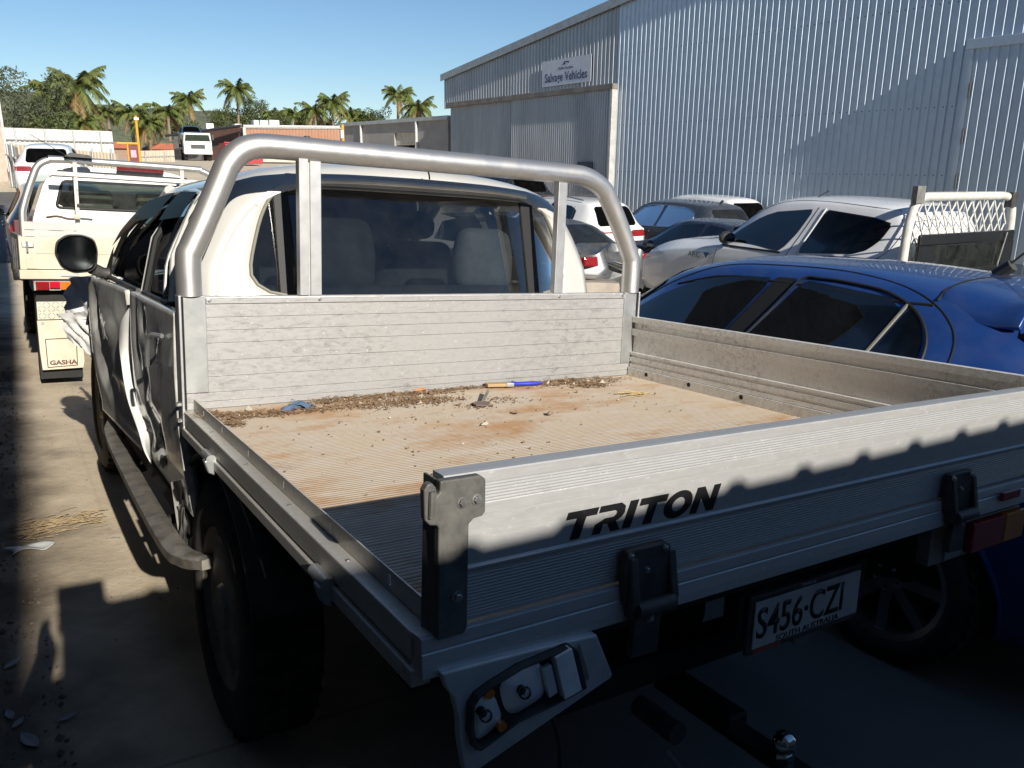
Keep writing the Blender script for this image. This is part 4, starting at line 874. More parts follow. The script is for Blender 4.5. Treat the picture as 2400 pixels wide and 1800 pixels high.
c.patch([(4.28, .90), (4.44, .86), (4.1, 1.03), (3.9, 1.0)], '-x', 'headlamp', clear_lens, .008, rnd=.02)
c.tube([(-.35, 1.95, 1.80), (-.36, 1.80, 1.88)], .006, 'antenna', black_plastic)
arcn = mat('arco_grey', (.10, .11, .14), .5)
p, _ = c.hit(3.20, 1.04, '-x')
lt = lettering('lettering', 'ARC', .11, arcn, c.root, Matrix(((0, 0, -1, p.x-.03), (-1, 0, 0, 3.42), (0, 1, 0, 1.0), (0, 0, 0, 1))), sx=1.0)
MB().add([(p.x-.03, 3.15, 1.08), (p.x-.03, 3.05, 1.08), (p.x-.028, 3.10, 1.0)], [(0, 1, 2)]).build('lettering_mark', mat('arco_blue', (.05, .16, .38), .5), c.root, solid=.001)
# hoop with mesh
hy = .42
HP = [(-.98, hy, 1.05), (-.97, hy, 1.45), (-.93, hy, 1.66), (-.86, hy, 1.77), (-.74, hy, 1.81), (-.50, hy, 1.815), (.50, hy, 1.815), (.80, hy, 1.81), (.93, hy, 1.77), (1.0, hy, 1.66), (1.03, hy, 1.45), (1.04, hy, 1.05)]
hm_ = mat('hoop_white', (.72, .70, .64), .4, 0, coat=.4, dust=(.4, .35, .28), da=.2)
c.tube([(x, y-.02, z+.05) for x, y, z in spline(HP, 5)], .045, 'hoop', hm_, 14)
def inside(x, z): return abs(x) < float(np.interp(z, [1.05, 1.4, 1.6, 1.72, 1.82], [.94, .93, .90, .86, .72])) and z < 1.825
m = MB(); pit = .15
for sgn in (-1, 1):
    for k in range(-18, 19):
        seg = []
        for q in np.linspace(1.08, 1.84, 60):
            x = k*pit+sgn*(q-1.08)*.62
            if inside(x, q): seg.append((x, hy-.02+sgn*.004, q))
        if len(seg) > 3: m.tube([seg[0], seg[-1]], .009, 5)
m.build('hoop_mesh', hm_, c.root)
c.box(-.98, -.84, hy-.08, hy-.02, 1.80, 1.97, nm='rack_bracket', mt=galv_dull, bevel=.004); c.box(.86, .97, hy-.08, hy-.0, 1.74, 1.90, nm='rack_bracket', mt=black_plastic, bevel=.004)
blk = mat('canopy_black', (.010, .010, .011), .35, 0, coat=.3)
c.box(-.92, .92, .28, .32, 1.38, 1.50, nm='canopy_frame', mt=blk, bevel=.02); c.box(-.92, -.64, .281, .319, 1.08, 1.385, nm='canopy_frame', mt=blk); c.box(.70, .92, .281, .319, 1.08, 1.385, nm='canopy_frame', mt=blk)
c.box(-.64, .70, .292, .298, 1.08, 1.38, nm='canopy_window', mt=glass('canopy_glass', (.6, .66, .64), .03), bevel=0)
c.tube([(.60, .27, 1.06), (.70, .26, 1.48)], .008, 'gas_strut', galv_dull); c.box(-.90, .90, -1.2, .28, 1.085, 1.13, nm='tub_cover', mt=blk)
# --- generic bodies for the cars behind
SED = [(-.98, .66, .55, .62, .66, .34, .6), (-.9, 1.0, .66, .93, .76, .28, .7), (-.6, 1.045, .66, .95, .84, .2, .8), (-.35, 1.08, .62, .955, .87, .19, .84), (.0, 1.26, .58, .95, .885, .18, .85), (.35, 1.40, .57, .94, .89, .17, .86), (.9, 1.46, .58, .93, .895, .17, .86), (1.3, 1.46, .585, .92, .895, .17, .86), (1.6, 1.40, .58, .915, .89, .17, .86), (2.0, 1.21, .62, .905, .89, .17, .86), (2.35, 1.02, .70, .89, .885, .18, .86), (2.9, .93, .72, .82, .87, .2, .85), (3.4, .82, .66, .72, .78, .22, .76), (3.6, .62, .54, .56, .6, .3, .58)]
SUV = [(-.88, .7, .58, .66, .7, .42, .66), (-.84, 1.05, .68, .98, .80, .34, .76), (-.78, 1.22, .64, 1.02, .84, .28, .8), (-.6, 1.50, .60, 1.04, .87, .26, .85), (-.42, 1.61, .60, 1.045, .885, .25, .86), (.0, 1.655, .61, 1.04, .90, .24, .87), (.6, 1.68, .62, 1.03, .905, .23, .88), (1.2, 1.67, .62, 1.02, .905, .23, .88), (1.55, 1.60, .615, 1.015, .9, .23, .88), (1.95, 1.37, .65, 1.0, .9, .23, .88), (2.3, 1.16, .72, .99, .895, .24, .88), (2.8, 1.07, .74, .93, .88, .26, .86), (3.3, .95, .68, .82, .80, .28, .78), (3.5, .74, .56, .66, .62, .34, .6)]
def dress(c, kind, gl=tint_glass, lamp=True, chrome_line=False, wheel_r=.33, simple=False, rear_lamp=None):
    if kind == 'sed':
        W1 = [(.18, .97), (.02, 1.10), (.22, 1.26), (.45, 1.345), (.72, 1.375), (.86, .96)]; W2 = [(.94, .96), (.82, 1.378), (1.25, 1.37), (1.55, 1.28), (1.95, 1.03), (1.98, .95)]
        rear = [(-.54, -.30), (.54, -.30), (.50, .28), (-.50, .28)]; ws = [(-.52, 1.62), (.52, 1.62), (.64, 2.3), (-.64, 2.3)]
    else:
        W1 = [(-.12, 1.10), (-.22, 1.22), (-.20, 1.42), (.0, 1.50), (.40, 1.54), (.68, 1.55), (.80, 1.07)]; W2 = [(.88, 1.06), (.78, 1.55), (1.15, 1.54), (1.48, 1.45), (1.9, 1.16), (1.93, 1.06)]
        rear = None; ws = [(-.55, 1.62), (.55, 1.62), (.66, 2.22), (-.66, 2.22)]
    for ax in ('-x', 'x'):
        c.patch(W1, ax, 'rear_side_window', gl, .006); c.patch(W2, ax, 'front_side_window', gl, .006)
        b = .96 if kind == 'sed' else 1.07
        c.line([(.90, b), (.92, .6), (.9, .3)], ax, 'door_seam', seal, .0035, 0, 5)
        c.line([(-.02, b-.05), (.1, .7), (.3, .45)], ax, 'door_seam', seal, .0035, 0, 5); c.line([(2.0, b-.05), (2.02, .6), (1.95, .35)], ax, 'door_seam', seal, .0035, 0, 5)
        if chrome_line:
            L = W1[:5]+[W2[2]]+W2[3:]; c.line([(p[0], p[1]) for p in ([W1[0]]+W1[1:5]+W2[2:5])], ax, 'chrome_trim', chrome, .011, .010, 5); c.line([(W1[0][0], W1[0][1]-.015), (W2[-1][0], W2[-1][1]-.015)], ax, 'chrome_trim', chrome, .010, .008, 12)
    c.handle(.15, b-.12, '-x', c.mt); c.handle(1.05, b-.12, '-x', c.mt)
    if rear: c.patch(rear, 'z', 'rear_window', gl, .007, rnd=.07)
    else: c.patch([(-.56, 1.10), (.56, 1.10), (.50, 1.50), (-.50, 1.50)], '-y', 'rear_window', gl, .008, rnd=.06)
    c.patch(ws, 'z', 'windscreen', gl, .007, rnd=.06)
    for s_ in (-1, 1):
        z0, z1 = (.78, .93) if kind == 'sed' else (.86, 1.0)
        c.patch([(s_*.42, z0), (s_*.80, z0), (s_*.80, z1), (s_*.42, z1)], '-y', 'tail_lamp', rear_lamp or red_lens, .010, rnd=.03)
        c.patch([(-.82, z0), (-.62, z0+.03), (-.58, z1), (-.82, z1)], '-x' if s_ < 0 else 'x', 'tail_lamp', rear_lamp or red_lens, .010, rnd=.03)
    c.wheels(2.65, wheel_r, .21, .885); c.mirrors(1.86, (.98 if kind == 'sed' else 1.1), c.mt)
def wcar(name, x, y, yaw, label, cat, st, mt, kind, z=None, **k):
    c = Car(name, wm(x, y, ground_z(x, y) if z is None else z, yaw), label, cat, st, mt); dress(c, kind, **k); return c

c = wcar('grey_suv', 13.6, 12.5, 0, 'dark blue-grey crossover with chrome window line parked before the shed wall', 'suv', SUV, grey_paint, 'suv', gl=mid_glass, chrome_line=True)
c.tube([(0, -.35, 1.62), (0, -.42, 1.69)], .03, 'antenna_fin', grey_paint)
c = wcar('white_suv', 15.7, 13.8, 0, 'white crossover half hidden behind the dark grey crossover, roof showing', 'suv', SUV, white_clean, 'suv')
c = wcar('navy_sedan', 10.9, 8.6, 0, 'dark navy sedan between the white ute and the grey crossover', 'car', SED, navy_paint, 'sed', chrome_line=False)
c = wcar('white_tailed_suv', 11.1, 13.6, 3, 'white crossover seen from behind with slim red tail lamps and dark rear glass', 'suv', SUV, white_clean, 'suv')
for s_ in (-1, 1): c.tube([(s_*.55, -.3, 1.63), (s_*.56, .3, 1.70), (s_*.55, 1.2, 1.68)], .016, 'roof_rail', galv_dull)
c.tube([(0, -.40, 1.60), (0, -.48, 1.68)], .03, 'antenna_fin', black_plastic); c.tube([(-.5, -.86, .965), (.5, -.86, .965)], .012, 'lamp_bar', red_lens)
c = wcar('crashed_sedan', 8.6, 10.7, 2, 'silver sedan with its boot crushed in behind the white ute', 'car', SED, silver_paint, 'sed', gl=mid_glass)
for v in c.body.data.vertices:                 # crushed boot
    if v.co.y < -.25 and v.co.z > .35:
        a = min(1, (-.25-v.co.y)/.5); v.co.y += a*(.14*math.sin(v.co.x*7+1)+.10); v.co.z += a*(.10*math.sin(v.co.x*5+.6)*math.cos(v.co.y*9)+.05*math.sin(v.co.x*17))
m = crumple(41, (V((-.55, -.80, .95)), V((.6, -.74, 1.0)), V((.5, -.86, .55)), V((-.5, -.88, .5))), .07); m.build('crushed_boot_lid', silver_paint, c.root, smooth=True, ang=30)
c.tube([(-.30, -.92, .86), (.05, -.98, .74), (.35, -.95, .58)], .03, 'bent_trim', black_plastic); c.tube([(-.32, -.90, .89), (.05, -1.0, .78), (.3, -.97, .64)], .014, 'bent_trim', chrome)
for s_ in (-1, 1): c.box(s_*.66-.11, s_*.66+.11, -.965, -.90, .78, .94, nm='tail_lamp', mt=darkred if s_ > 9 else red_lens, bevel=.03)
c.tube([(-.25, .15, 1.36), (-.22, .0, 1.72)], .004, 'antenna', black_plastic)
c = wcar('racked_wagon', 13.2, 20.0, 0, 'black wagon with roof racks in front of the sliding shed door', 'car', SUV, black_paint, 'suv')
for s_ in (-1, 1): c.tube([(s_*.56, -.5, 1.70), (s_*.56, .5, 1.78), (s_*.56, 1.3, 1.75)], .02, 'roof_rail', black_plastic)
for y in (.0, .9): c.tube([(-.58, y, 1.78), (.58, y, 1.78)], .018, 'rack_bar', black_plastic)
c = wcar('red_wagon', 11.0, 23.5, 0, 'small red wagon beyond the black roof-racked wagon', 'car', SUV, mat('red_paint', (.35, .02, .025), .3, 0, coat=.8), 'suv')
# dusty tonneau of a ute parked low ahead on the right
tan = mat('dusty_tan', (.36, .31, .25), .8, 0, (.27, .23, .19), 5, bump=.15, bs=30)
q = Car('tan_ute', ym(4.4, 6.9, GZ, 0), 'dust-covered ute tub with a torn tan cover beside the crashed sedan', 'ute', [(-1.2, .6, .7, .58, .74, .5, .7), (-1.15, 1.04, .84, 1.02, .86, .45, .84), (-.9, 1.06, .86, 1.05, .90, .42, .88), (1.2, 1.07, .86, 1.055, .91, .4, .89), (1.5, 1.05, .84, 1.03, .9, .4, .88), (2.6, 1.0, .8, .97, .88, .4, .86), (3.2, .92, .76, .86, .84, .42, .82), (3.4, .7, .6, .66, .66, .45, .62)], tan)
m = crumple(77, (V((-.8, -1.0, 1.10)), V((.8, -1.0, 1.10)), V((.8, 1.1, 1.11)), V((-.8, 1.1, 1.11))), .02); m.build('torn_cover', tan, q.root, smooth=True, ang=30); q.tube(spline([(-.6, -.9, 1.15), (-.2, -.3, 1.17), (.3, .3, 1.14), (.5, .9, 1.16)], 5), .012, 'strap', mat('strap_brown', (.12, .06, .04), .7)); q.wheels(2.9, .36, .24, .89)
q.tube([(-.75, .2, 1.14), (-.45, .35, 1.15)], .012, 'yellow_rope', mat('yellow_rope', (.6, .35, .05), .6))
# --- black suv ahead of the white tray-back, far left
c = wcar('black_suv', .75, 15.4, -1, 'black four-wheel drive standing ahead of the cream tray truck', 'suv', SUV, black_paint, 'suv')
c = wcar('uphill_suv', 1.42, 27.6, -8, 'white crossover parked uphill by the beige fence', 'suv', SUV, white_clean, 'suv')
# --- tow truck carrying a dark car
def towtruck(x, y, yaw):
    r = empty('tow_truck', wm(x, y, ground_z(x, y), yaw), 'white cab-over tow truck facing the yard', 'truck')
    B = lambda *b, nm, mt, **k: MB().box(*b).build(nm, mt, r, **k)
    m = MB(); m.prism([(-1.0, .55), (1.0, .55), (1.0, 1.35), (.93, 2.0), (-.93, 2.0), (-1.0, 1.35)], -1.6, 0.0, 'y'); m.build('cab', white_clean, r, bevel=.06, seg=3)
    MB().prism([(-.9, 1.40), (.9, 1.40), (.82, 1.86), (-.82, 1.86)], -1.612, -1.602, 'y').build('windscreen', glass('green_glass', (.2, .32, .27), .06), r)
    B(-1.0, 1.0, -1.68, -1.6, .45, .75, nm='bumper', mt=white_clean, bevel=.03); B(-.5, .5, -1.62, -1.603, .85, 1.15, nm='grille', mt=black_plastic)
    for s_ in (-1, 1):
        B(s_*.78-.14, s_*.78+.14, -1.63, -1.603, .85, 1.12, nm='headlamp', mt=clear_lens, bevel=.02); B(s_*1.12-.07, s_*1.12+.07, -1.55, -1.45, 1.5, 1.9, nm='mirror', mt=black_plastic, bevel=.02)
        for y_ in (-.8, 3.0): wheel(r, Vector((s_*.85, y_, .42)), .42, .26, .24, s_, dustrim, style='steel')
    B(-1.1, 1.1, .1, 5.5, .85, 1.0, nm='tray', mt=galv_dull); B(-.95, -.85, .05, .12, 1.0, 2.0, nm='tray_post', mt=white_clean); B(.85, .95, .05, .12, 1.0, 2.0, nm='tray_post', mt=white_clean)
    return r
tt = towtruck(14.0, 66.5, -8)
c = Car('loaded_suv', tt.matrix_world @ Matrix.Translation((-.15, 3.6, 1.0)) @ Matrix.Rotation(R(180), 4, 'Z'), 'dark blue-grey four-wheel drive riding on the tow truck tray', 'suv', SUV, mat('slate_blue_paint', (.06, .09, .14), .3, .3, coat=.8)); dress(c, 'suv')
# --- cream tray truck directly ahead
cream = mat('cream_steel', (.62, .55, .43), .5, .0, (.52, .45, .33), 4, dust=(.45, .36, .24), da=.45)
truck_white = paint('truck_white', (.70, .69, .65), da=.3)
tp = V((.93, 9.2, GZ)); tr_ = empty('tray_truck', ym(*tp), 'cream tray truck ahead with a single alloy hoop over its white cab', 'truck'); TL = -tp
def T_(m, nm, mt, **k): return m.build(nm, mt, tr_, TL, **k)
x0, x1 = -.24, 2.1
T_(MB().box(x0, x1, 7.24, 9.4, .10, .132), 'deck', galv_dull)
for a, b in ((.470, .54), (.412, .468)): T_(MB().box(x0+.03, x1-.03, 7.20, 7.232, a, b-.002), 'tailgate_slat', white_paint, bevel=.003)
T_(MB().box(x0+.0, x1, 7.20, 7.232, .136, .408), 'tailgate_panel', cream, bevel=.004)
for a in (.135, .27): T_(MB().box(x0+.12, x1, 7.194, 7.1995, a, a+.006), 'tailgate_rib', cream)
T_(MB().box(x0, x0+.05, 7.19, 7.1995, .13, .41), 'tailgate_edge', cream, bevel=.003); T_(MB().box(x0+.02, x0+.11, 7.178, 7.19, .32, .37), 'latch', galv, bevel=.004); T_(MB().tube([(x0+.06, 7.17, .37), (x0+.06, 7.17, .28)], .008, 8), 'latch_pin', galv)
T_(MB().box(x0-.01, x1+.01, 7.18, 7.26, .048, .128), 'rear_rail', cream, bevel=.006); T_(MB().box(.06, .2, 7.165, 7.178, .075, .10), 'rail_hinge', galv)
for x in (x0-.002, x1-.03): T_(MB().box(x, x+.03, 7.27, 9.35, .136, .42), 'side_board', galv_dull, bevel=.004)
for y in (7.5, 8.1, 8.7): T_(MB().box(x0-.018, x0-.003, y, y+.05, .05, .38), 'board_latch', black_plastic, bevel=.004)
T_(MB().box(-.15, .26, 7.19, 7.24, -.05, .032), 'lamp_bracket', galv_dull)
T_(MB().box(-.136, -.034, 7.165, 7.189, -.044, .027), 'tail_lamp', red_lens, bevel=.004); T_(MB().box(-.031, .049, 7.160, 7.189, -.03, .028), 'tail_lamp', lens('bright_red_lens', (.6, .01, .03)), bevel=.004); T_(MB().box(.053, .155, 7.165, 7.189, -.044, .026), 'tail_lamp', amber_lens, bevel=.004)
T_(MB().box(-.135, .13, 7.30, 7.33, -.155, -.06), 'guard_panel', dark); tp_ = MB(); tp_.box(-.135, .125, 7.29, 7.30, -.315, -.157)
tread = mat('tread_plate', (.58, .54, .46), .4, .5, (.5, .46, .38), 10, dust=(.45, .36, .25), da=.5); T_(tp_, 'tread_plate', tread)
m = MB()
for i in range(7):
    for j in range(5):
        cx_, cz_ = -.115+i*.036, -.30+j*.032; a = .011; s_ = 1 if (i+j) % 2 else -1
        m.tube([(cx_-a, 7.2885, cz_-a*s_), (cx_+a, 7.2885, cz_+a*s_)], .0028, 4)
T_(m, 'tread_bars', tread)
fl = T_(MB().prism([(-.142, -.322), (.205, -.322), (.212, -.70), (.20, -.762), (-.125, -.768), (-.136, -.6)], 7.27, 7.285, 'y'), 'mud_flap', cream, bevel=.004)
for x in (-.10, .1): T_(MB().tube([(x, 7.27, -.345), (x, 7.262, -.345)], .014, 12), 'flap_bolt', steel)
m = MB(); L = [(-.088, -.49), (.155, -.485), (.152, -.735), (-.082, -.745)]
for (a, b), (c_, d) in zip(L, L[1:]+L[:1]): m.tube([(a, 7.268, b), (c_, 7.268, d)], .004, 5)
T_(m, 'flap_border', mat('brown_ink', (.12, .06, .045), .6)); lettering('flap_lettering', 'GASHA', .055, MATS['brown_ink'], tr_, Matrix.Translation(V((-.066, 7.268, -.722))+TL) @ XZ, offset=.002, sx=1.2)
for s_, x in ((-1, .02), (1, 1.84)):
    for y in (7.95, 11.1): wheel(tr_, V((x, y, GZ+.40)), .40, .26, .23, s_, dustrim, style='steel', loc=TL)
T_(MB().box(.35, 1.5, 7.4, 12.0, -.35, -.15), 'chassis', dark); T_(MB().box(-.14, .2, 7.35, 7.6, -.86, -.1), 'inner_guard', dark)
# cab
m = MB(); CP = [(-.06, -.25), (-.07, .35), (.0, .62), (.12, .98), (.26, 1.12), (.45, 1.17), (1.42, 1.175), (1.64, 1.12), (1.78, .98), (1.90, .62), (1.97, .35), (1.96, -.25)]
m.v = [(x, 9.66+.12*max(0, z-.5), z) for x, z in CP]+[(x, 11.0-.5*max(0, z-.4), z) for x, z in CP]; n = len(CP)
m.f = [(i, (i+1), n+i+1, n+i) for i in range(n-1)]; m.m = [0]*len(m.f)
T_(m, 'cab_shell', truck_white, smooth=True, ang=50)
wo = roundpoly([(.22, .70), (.30, 1.00), (1.62, 1.01), (1.70, .70)], .05); ou = [(.0+(x), z) for x, z in CP]
m = MB(); NA2 = 80
for k, f_ in enumerate((0, 1)):
    for q_ in range(NA2):
        a = 2*math.pi*q_/NA2; r_ = raypoly(CP, .95, .80, a) if k == 0 else raypoly(wo, .95, .80, a); x = .95+r_*math.cos(a); z = .80+r_*math.sin(a); m.v.append((x, 9.66+.12*max(0, z-.5), z))
m.f = [(q_, (q_+1) % NA2, NA2+(q_+1) % NA2, NA2+q_) for q_ in range(NA2)]; m.m = [0]*NA2
T_(m, 'cab_rear_wall', truck_white); T_(MB().prism([(x, z) for x, z in wo], 9.70, 9.705, 'y'), 'rear_window', glass('truck_glass', (.55, .6, .58), .06)); T_(MB().tube([(x, 9.655+.12*max(0, z-.5), z) for x, z in wo+wo[:1]], .016, 8, False), 'window_seal', seal, smooth=True)
T_(MB().box(.45, .85, 10.0, 10.1, .4, .93), 'seat', mat('seat_cream', (.4, .38, .33), .8), bevel=.06, seg=3); T_(MB().box(1.1, 1.5, 10.0, 10.1, .4, .93), 'seat', MATS['seat_cream'], bevel=.06, seg=3)
T_(MB().box(.86, 1.37, 9.66, 9.70, 1.14, 1.20), 'brake_lamp', darkred, bevel=.008); T_(MB().box(.0, 1.9, 11.4, 12.6, .0, .45), 'bonnet', truck_white, bevel=.06); T_(MB().grid(lambda u, v: (.02+1.88*u, 10.62+.42*v, 1.10-.65*v), 4, 4), 'windscreen', MATS['truck_glass'])
# hoop, rack
hp = [(-.12, 9.42, .10), (-.125, 9.42, .55), (-.10, 9.42, .72), (.0, 9.42, 1.02), (.06, 9.42, 1.14), (.16, 9.42, 1.20), (.3, 9.42, 1.215), (1.6, 9.42, 1.215), (1.75, 9.42, 1.20), (1.86, 9.42, 1.14), (1.92, 9.42, 1.02), (2.0, 9.42, .72), (2.02, 9.42, .55), (2.02, 9.42, .10)]
T_(MB().tube(spline(hp, 5), .038, 16), 'hoop', tubealu, smooth=True, ang=60)
rustw = mat('rusty_white', (.62, .60, .55), .5, 0, (.35, .25, .17), 22, .58, .68)
T_(MB().box(.14, 1.80, 9.36, 9.40, 1.04, 1.085), 'rack_bar', rustw, bevel=.003); T_(MB().box(.385, .425, 9.37, 9.40, .13, 1.19), 'rack_post', rustw, bevel=.003); T_(MB().box(1.5, 1.54, 9.37, 9.40, .13, 1.19), 'rack_post', rustw, bevel=.003)
T_(MB().box(-.1, 2.0, 9.40, 9.44, .10, .20), 'headboard', cream)
T_(MB().tube(spline([(.1, 9.36, .585), (.2, 9.3, .60), (.32, 9.3, .575), (.42, 9.3, .585)], 4), .012, 6), 'loose_strap', mat('strap_brown2', (.1, .06, .05), .7)); T_(MB().tube([(.36, 9.3, .60), (.42, 9.3, .60)], .03, 8), 'strap_buckle', cream)
T_(MB().tube([(.39, 9.33, 1.22), (-.02, 9.0, 1.42)], .003, 5), 'aerial', black_plastic); T_(MB().prism([(.3, 1.245), (.36, 1.29), (.55, 1.275), (.58, 1.245)], 9.3, 9.5, 'y'), 'aerial_base', black_plastic)
T_(MB().tube([(.4, 9.33, .735), (.56, 9.3, .74)], .012, 6), 'work_lamp', black_plastic)
T_(MB().box(-.22, -.02, 9.5, 9.62, .15, .55), 'lamp_cluster', mat('dark_red_plastic', (.08, .012, .015), .4), bevel=.02)

# ------------------------------------------------------------------ big shed on the right
t = NT('zinc_new'); n = t.noise(.8, 4, .6, (1, 1, .25)); col = t.mix(n, (.58, .65, .72), (.50, .57, .645)); col = t.mix(t.ramp(t.noise(30, 4, .7, (1, 1, .06)), [(.5, 0.), (.75, .35)]), col, (.42, .48, .54)); t.set(Base_Color=col, Metallic=.7, Roughness=t.mapr(t.noise(5, 3), .3, .7, .48, .62)); t.bump(t.noise(1.3, 3, .5, (1, 1, .4)), .25, .03); zinc_new = t.m
t = NT('zinc_old'); n = t.noise(1.1, 5, .65, (1, 1, .2)); col = t.mix(t.ramp(n, [(.35, 0.), (.7, 1.)]), (.44, .455, .48), (.31, .325, .345)); col = t.mix(t.ramp(t.noise(22, 4, .7, (1, 1, .05)), [(.55, 0.), (.75, .6)]), col, (.24, .225, .21)); t.set(Base_Color=col, Metallic=.7, Roughness=.5); zinc_old = t.m
capm = mat('barge_grey', (.42, .44, .45), .5, .4)
def clad(x, s0, s1, z0, ztop, pitch=.19, h=.029, sgn=-1, axis='y'):
    """ribbed sheet in the plane x (ribs towards sgn), running along y"""
    m = MB(); P = []; s = s0
    while s < s1-1e-6:
        for a, d in ((0, 0), (pitch*.70, 0), (pitch*.78, h), (pitch*.90, h)):
            if s+a <= s1: P.append((s+a, d))
        s += pitch
    P.append((s1, 0)); n = len(P)
    for q, d in P: m.v.append((x+sgn*d, q, z0(q) if callable(z0) else z0))
    for q, d in P: m.v.append((x+sgn*d, q, ztop(q) if callable(ztop) else ztop))
    m.f = [(i, i+1, n+i+1, n+i) for i in range(n-1)]; m.m = [0]*len(m.f); return m
shed = empty('salvage_shed', wm(17.1, 0, 0, 1.2), 'huge corrugated metal shed with low gable and sliding doors', 'shed')
rz = lambda s: 5.18+.1193*(30.63-s) if s > 14.2 else 5.18+.1193*(30.63-14.2)-.1193*(14.2-s)
B = lambda *b, nm, mt, **k: MB().box(*b).build(nm, mt, shed, **k)
clad(0, 19.72, 30.63, 3.9, rz).build('gable_cladding', zinc_old, shed, fix=False)
clad(0, 8.6, 19.70, -1.6, rz).build('wall_cladding', zinc_new, shed, fix=False)
clad(0, -2.2, 8.6, 3.9, rz).build('wall_cladding', zinc_new, shed, fix=False)
clad(0, 30.07, 30.63, -1.6, 3.9).build('wall_cladding', zinc_old, shed, fix=False)
clad(-.14, 19.80, 25.30, -1.4, 3.94, .12, .02).build('sliding_door', zinc_old, shed, fix=False)
clad(-.05, 25.20, 30.02, -1.4, 3.94, .12, .02).build('sliding_door', zinc_old, shed, fix=False)
clad(-.17, -1.5, 8.62, -1.4, 3.96).build('sliding_door', zinc_new, shed, fix=False)
B(-.24, .02, 19.60, 30.1, 3.93, 4.10, nm='door_header', mt=mat('rusty_beam', (.27, .24, .21), .6, .3, (.19, .16, .14), 3), bevel=.01)
B(-.22, .02, -1.6, 8.78, 3.93, 4.12, nm='door_header', mt=zinc_new, bevel=.01)
B(-.24, .0, 19.60, 19.70, -1.4, 3.925, nm='door_flashing', mt=mat('pale_flashing', (.62, .60, .55), .45, .3), bevel=.005); B(-.06, .0, 19.705, 19.79, -1.4, 3.925, nm='door_gap', mt=dark)
B(-.20, -.0, 8.625, 8.70, -1.4, 3.925, nm='door_flashing', mt=zinc_new)
for k in range(5): B(-.215, -.172, 8.58, 8.60, -.6+k*.9, -.3+k*.9, nm='door_bracket', mt=galv_dull)
def barge(s0, s1, nm):
    m = MB(); m.v = [(x, s, rz(s)+dz) for s in (s0, s1) for x, dz in ((-.12, -.16), (-.12, .10), (.15, .12), (.15, .09), (-.09, .06), (-.09, -.16))]
    n = 6; m.f = [(i, (i+1) % n, n+(i+1) % n, n+i) for i in range(n)]+[tuple(range(n)), tuple(range(n, 2*n))]; m.m = [0]*len(m.f); return m.build(nm, capm, shed)
barge(14.2, 30.75, 'barge_capping'); barge(-2.3, 14.2, 'barge_capping')
m = MB(); m.v = [(x, s, rz(s)+.05) for x in (.1, 26) for s in (-2.2, 14.2, 30.7)]; m.f = [(0, 1, 4, 3), (1, 2, 5, 4)]; m.m = [0, 0]; m.build('roof', zinc_old, shed, solid=.06)
clad(30.66, .03, 26, -1.6, 5.15).build('end_wall', zinc_old, shed, fix=False).rotation_euler = (0, 0, 0)
shed.children[-1].matrix_local = Matrix(((0, 1, 0, 0), (1, 0, 0, 0), (0, 0, 1, 0), (0, 0, 0, 1)))
B(-.19, -.171, 24.1, 24.9, 1.35, 1.75, nm='notice_board', mt=mat('board_dark', (.05, .06, .08), .6)); B(-.19, -.171, 20.5, 21.3, 1.4, 1.75, nm='notice_board', mt=MATS['board_dark'])
for zz_ in (1.45, 2.85, 4.9):                 # fixing screws in rows
    m = MB(); s = 9.0
    while s < 19.5: m.box(-.006, .0, s, s+.022, zz_, zz_+.022); s += .19
    m.build('screw_row', dark, shed)
# sign
sg = empty('salvage_sign', shed.matrix_world @ Matrix.Translation((-.05, 22.24, 4.26)), 'white sign lettered in navy on the shed gable', 'sign')
MB().box(-.012, .0, -1.34, 1.34, 0, .83).build('sign_panel', mat('sign_white', (.66, .68, .74), .45, 0, (.58, .60, .66), 4), sg)
SX = Matrix(((0, 0, -1, -.0125), (-1, 0, 0, 0), (0, 1, 0, 0), (0, 0, 0, 1)))
lettering('sign_lettering', 'Salvage Vehicles', .40, navy_ink, sg, Matrix.Translation((0, 0, .14)) @ SX, align='CENTER', offset=.005, sx=.90, thick=.004)
lettering('sign_lettering', 'Pickles Auctions', .115, navy_ink, sg, Matrix.Translation((0, 0, .50)) @ SX, align='CENTER', sx=1.05, thick=.004)
m = MB(); m.box(-.017, -.0125, -.16, .10, .70, .735); m.box(-.0172, -.0127, .06, .13, .66, .70); m.box(-.0172, -.0127, -.17, -.13, .68, .72); m.box(-.0171, -.0126, .02, .18, .64, .66); m.build('sign_emblem', navy_ink, sg)
# ------------------------------------------------------------------ long grey building beside it
gb = empty('grey_building', wm(0, 0, 0), 'low grey rendered building with roller door adjoining the shed', 'building')
A_, B_ = V((15.61, 40.08, 0)), V((16.70, 30.75, 0)); dl = (B_-A_).normalized(); Lg = (B_-A_).length; nn = V((-dl.y, dl.x, 0)) if (-dl.y) < 0 else V((dl.y, -dl.x, 0))
gm = Matrix(((dl.x, -nn.x, 0, A_.x), (dl.y, -nn.y, 0, A_.y), (0, 0, 1, 0), (0, 0, 0, 1))); gb.matrix_world = gm
GBX = lambda *b, nm, mt, **k: MB().box(*b).build(nm, mt, gb, **k)
gren = mat('grey_render', (.30, .29, .28), .85, 0, (.24, .235, .23), 1.5, bump=.1)
d0, d1 = 5.0, 6.75
GBX(0, d0, 0, 8, .3, 3.5, nm='wall', mt=gren); GBX(d1, Lg, 0, 8, .3, 3.5, nm='wall', mt=gren); GBX(d0, d1, 0, .3, 3.06, 3.5, nm='lintel', mt=gren); GBX(d0, d1, .8, 8, .3, 3.5, nm='interior', mt=dark)
